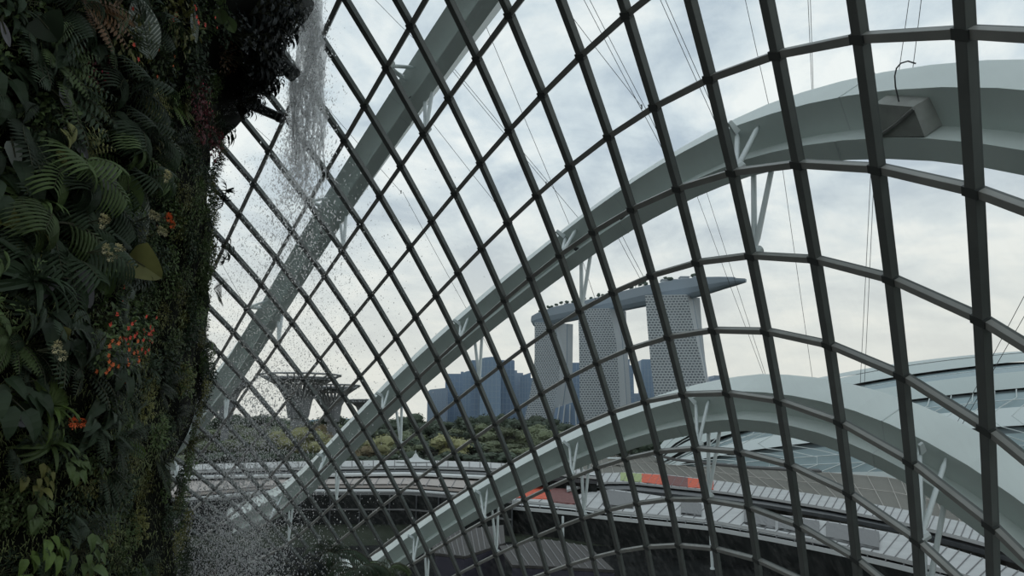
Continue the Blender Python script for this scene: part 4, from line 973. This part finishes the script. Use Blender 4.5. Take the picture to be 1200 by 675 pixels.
def drops(N, ys, cx, sg, yd, smin, smax, name, label, Dm=11.8, Dd=.5, el=1.6, tails=.3):
    """N small drops; ys/cx/sg/yd: centre line, spread and density down the fall"""
    yy=np.linspace(ys[0],ys[-1],400); pdf=np.interp(yy,ys,yd); cdf=np.cumsum(pdf); cdf/=cdf[-1]
    Yp=np.interp(wr.random(N),cdf,yy); C_=np.interp(Yp,ys,cx); S_=np.interp(Yp,ys,sg)
    g=wr.normal(0,1,N); far=wr.random(N)<tails; g=np.where(far,g*1.9,g); X=C_+g*S_
    V=np.array([(0,0,1),(0,0,-1),(1,0,0),(-1,0,0),(0,1,0),(0,-1,0)],float); F=np.array([(0,2,4),(0,4,3),(0,3,5),(0,5,2),(1,4,2),(1,3,4),(1,5,3),(1,2,5)])
    r=smin+(smax-smin)*wr.random(N)**3
    D=Dm+wr.normal(0,Dd,N); 
    a=(X-600)/FP; b=(337.5-Yp)/FP; dx=a; dy=CP-b*SP; dz=SP+b*CP; t=D/dy
    Pp=np.stack([dx*t,D,H+dz*t],1)
    e=el*(.7+.8*wr.random(N))
    sc=np.stack([r,r,r*e],1); tx=wr.normal(0,.35,N)
    vv=V[None]*sc[:,None,:]; vv[:,:,0]+=vv[:,:,2]*tx[:,None]; vv=vv+Pp[:,None,:]
    ff=(F[None]+6*np.arange(N)[:,None,None]).reshape(-1,3)
    me=bpy.data.meshes.new(name); me.vertices.add(N*6); me.vertices.foreach_set('co',vv.ravel())
    me.loops.add(len(ff)*3); me.loops.foreach_set('vertex_index',ff.ravel().astype(np.int32)); me.polygons.add(len(ff)); me.polygons.foreach_set('loop_start',np.arange(0,len(ff)*3,3,dtype=np.int32)); me.update(calc_edges=True)
    me.materials.append(M['clear_water' if name.endswith('drops') else 'water']); o=bpy.data.objects.new(name,me); COL.objects.link(o); tag(o,label,'water',kind='stuff'); return o
drops(17000,[-60,0,60,130,200,260,330],[361,362,364,362,353,350,345],[6,6,8,10,14,22,30],[1,1,1.1,1.3,.9,.45,.2],.004,.016,'stream_drops','bright broken drops around the main falling stream at the top',el=2.0,tails=.15)
drops(5000,[85,130,180,240],[343,345,347,350],[3.5,4,7,10],[1,1,.8,.3],.004,.012,'stream_drops','thin second stream of drops left of the main stream',el=2.2,tails=.1)
drops(15000,[180,260,340,420,470],[340,330,322,312,306],[32,45,48,46,44],[.35,.7,1,.9,.5],.003,.010,'waterfall_drops','loose cloud of fine drops below the main stream, against the sky',Dd=1.0,el=1.2)
drops(20000,[420,500,580,640,735],[312,302,285,272,262],[46,42,40,40,42],[.5,1.1,1.5,1.6,1.6],.003,.0115,'waterfall_spray','wide cloud of fine white spray drifting down left of the arches',Dd=1.0,el=1.3)
drops(13000,[440,500,560,620,735],[318,298,284,276,268],[20,24,26,28,30],[.4,.8,1.2,1.6,1.8],.004,.014,'waterfall_spray','dense core of white spray at the foot of the fall',Dd=.6,el=1.4)
drops(2600,[-20,60,135],[296,292,282],[22,26,20],[1,1,1],.003,.009,'waterfall_spray','scattered drops in front of the dark overhanging shrubs at the top',Dm=9.9,Dd=.3,el=1.3)
drops(4500,[380,500,600,720],[225,205,190,185],[26,34,40,45],[.2,.5,.9,1.2],.002,.006,'waterfall_spray','fine mist of drops before the lower right of the plant wall',Dm=9.2,Dd=.4,el=1.2)
# clear strands of the main stream
st=tag(empty('water_stream',at(362,0,11.8)),'clear glassy strands of the main falling stream beside the top spouts','water',kind='stuff')
o0=st.location.copy()
for k in range(8):
    mb=MB(); x0=350+k*3.4; dd=rr.uniform(-.2,.2); ph=rr.uniform(0,9); L0,L1=-60,rr.uniform(150,250); Ls=[];N=60; ww=rr.uniform(2.8,4.6)
    for i in range(N):
        t=i/(N-1); y=L0+(L1-L0)*t; x=x0+(k-3.5)*.35*max(0,y)/60+1.6*math.sin(y*.09+ph)*min(1,max(0,y)/60)+(2.5 if y>60 else 2.5*max(0,y)/60)
        w2=ww*(1-t**3)*(.75+.9*noise.noise(Vector((y*.13,ph,k))))+.15
        zz=.05*noise.noise(Vector((y*.05,k*3.3,ph)))
        Ls.append([at(x-w2,y,11.8+dd+zz)-o0,at(x-w2*.2,y,11.76+dd+zz)-o0,at(x+w2,y,11.8+dd-zz)-o0])
    mb.grid(Ls); mb.build('strand',M['sheet_water'],st,smooth=True)
for k in range(3):
    mb=MB(); x0=341+k*2; ph=k*2.1; Ls=[]
    for i in range(40):
        t=i/39; y=86+110*t; w2=1.8*(1-t**2)*(.8+.8*noise.noise(Vector((y*.15,ph,k+20))))+.1; x=x0+1.0*math.sin(y*.1+ph)+t*3
        Ls.append([at(x-w2,y,11.4)-o0,at(x,y,11.36)-o0,at(x+w2,y,11.4)-o0])
    mb.grid(Ls); mb.build('strand',M['sheet_water'],st,smooth=True)
# ------------------------------------------------------------------ palm tops rising inside the shell near the foot of the fall
def palm(x,y,D,s,label,mt='deep',n=26):
    top=at(x,y,D); root=tag(empty('tree_fern',(top.x,D,3.0)),label,'tree fern'); hz=top.z-3
    mb=MB(); mb.tube([(0,0,0),(.08,.05,hz*.5),(0,0,hz)],[.16,.11,.09],8); mb.build('trunk',M['bark'],root)
    q=random.Random(int(x)); f=MB(); st_=MB()
    for i in range(n):
        a=q.uniform(0,6.28); d=Vector((math.cos(a),math.sin(a),q.uniform(.4,1.6))).normalized(); p=Vector((0,0,hz)); pts=[p.copy()]; L_=s*q.uniform(.75,1.1); N=20
        for k in range(N):
            d=(d+Vector((0,0,-.11))).normalized(); p=p+d*L_/N; pts.append(p.copy()); side=d.cross(Vector((0,0,1))).normalized(); pl=L_*.24*math.sin(math.pi*(k+2)/(N+3))
            for sg in (-1,1): leaf(f,p,side*sg+d*.5,(0,0,1),pl,pl*.16,.7,2)
        st_.tube(pts,.008,4)
    f.build('frond',LF[mt],root); st_.build('frond_stalk',M['stem'],root)
palm(388,652,17,1.15,'dark feathery tree fern crown at the bottom right of the waterfall spray')
palm(352,668,16,.95,'smaller dark tree fern crown inside the spray at the bottom','black')
palm(455,668,19,.8,'low green tree fern top at the lower end of the lowest arch','mid')
palm(250,650,13.5,.8,'dim shrub crown between plant wall and spray at the bottom','deep')
palm(420,672,15,.8,'green tree fern crown at the bottom edge right of the feathery one','deep')
# ------------------------------------------------------------------ suspension ropes outside
CAB=[((869,-20),(904,137),'cable hanging to the strut head of the middle arch, right of centre'),((946,-20),(953.5,154),'vertical cable ending in a small weight on the middle arch'),((949,-20),(954.5,154),'vertical cable close beside the one with the small weight'),((1068,-20),(1048,120),'left of two cables holding the canvas box'),((1082,-20),(1064,124),'right of two cables holding the canvas box'),
((765,-20),(846,160),'upper left of a cable pair above the middle arch'),((771,-20),(850,158),'right one of a cable pair above the middle arch'),((674,-20),(778,178),'left one of the long cable pair left of the middle arch top'),((681,-20),(783,178),'right one of the long cable pair left of the middle arch top'),
((560,8),(668,265),'long cable from the upper arch to the middle arch strut'),((522,73),(640,215),'left one of a slanting cable pair below the upper arch'),((526,73),(690,270),'right one of a slanting cable pair below the upper arch'),((508,146),(600,262),'faint cable slanting down from the upper arch centre'),((472,225),(550,368),'cable slanting to the second strut of the middle arch'),
((562,388),(582,424),'short cable under the middle arch above the blue skyline'),((680,297),(698,352),'short cable under the middle arch left of the towers'),((814,222),(898,448),'left one of the cable pair right of the pointed deck tip'),((827,222),(900,448),'right one of the cable pair right of the pointed deck tip'),((917,197),(957,478),'single cable running down right of the pointed deck tip'),
((720,270),(751,328),'left one of a cable pair over the roof deck'),((725,268),(755,326),'right one of a cable pair over the roof deck'),((1021,190),(1005,510),'left one of the vertical cable pair in the right part'),((1025,190),(1010,512),'right one of the vertical cable pair in the right part'),((1205,338),(1093,548),'left one of the steep cable pair at the right edge'),((1212,350),(1099,546),'right one of the steep cable pair at the right edge'),
((378,120),(470,225),'faint cable right of the waterfall top'),((280,135),(345,215),'faint cable beyond the waterfall, upper left'),((300,150),(352,196),'faint cable beyond the waterfall, short one'),((640,-20),(752,125),'faint cable high left of the middle'),((430,-10),(500,60),'cable crossing behind the upper arch at the top'),((255,300),(300,380),'faint cable left of the waterfall near the wall edge')]
for (x0,y0),(x1,y1),lb in CAB:
    def onshell(x,y,h=2.0*U+.0):
        d=ray(x,y).normalized(); 
        # distance along the view direction to the surface h outside the glass, found through the nearest node
        best=None
        for (c,r),(p,nn,a,b) in P.items():
            v=p+nn*h-Vector((0,0,H)); 
            if v.length<1: continue
            an=v.normalized().dot(d)
            if best is None or an>best[0]: best=(an,v.length)
        return Vector((0,0,H))+d*best[1]
    mb=MB(); a=onshell(x0,y0); b=onshell(x1,y1); D=(a-Vector((0,0,H))).length
    mb.tube([a,a.lerp(b,.5)-Vector((0,0,.02)),b],.006 if x0>800 else .008,5)
    root=tag(empty('cable',(0,0,0)),lb,'cable'); mb.build('rope',M['cable'],root)
    mb=MB(); mb.tube([b-Vector((0,0,.06)),b+Vector((0,0,.06))],.02,6); mb.build('end_fitting',M['cable'],root)
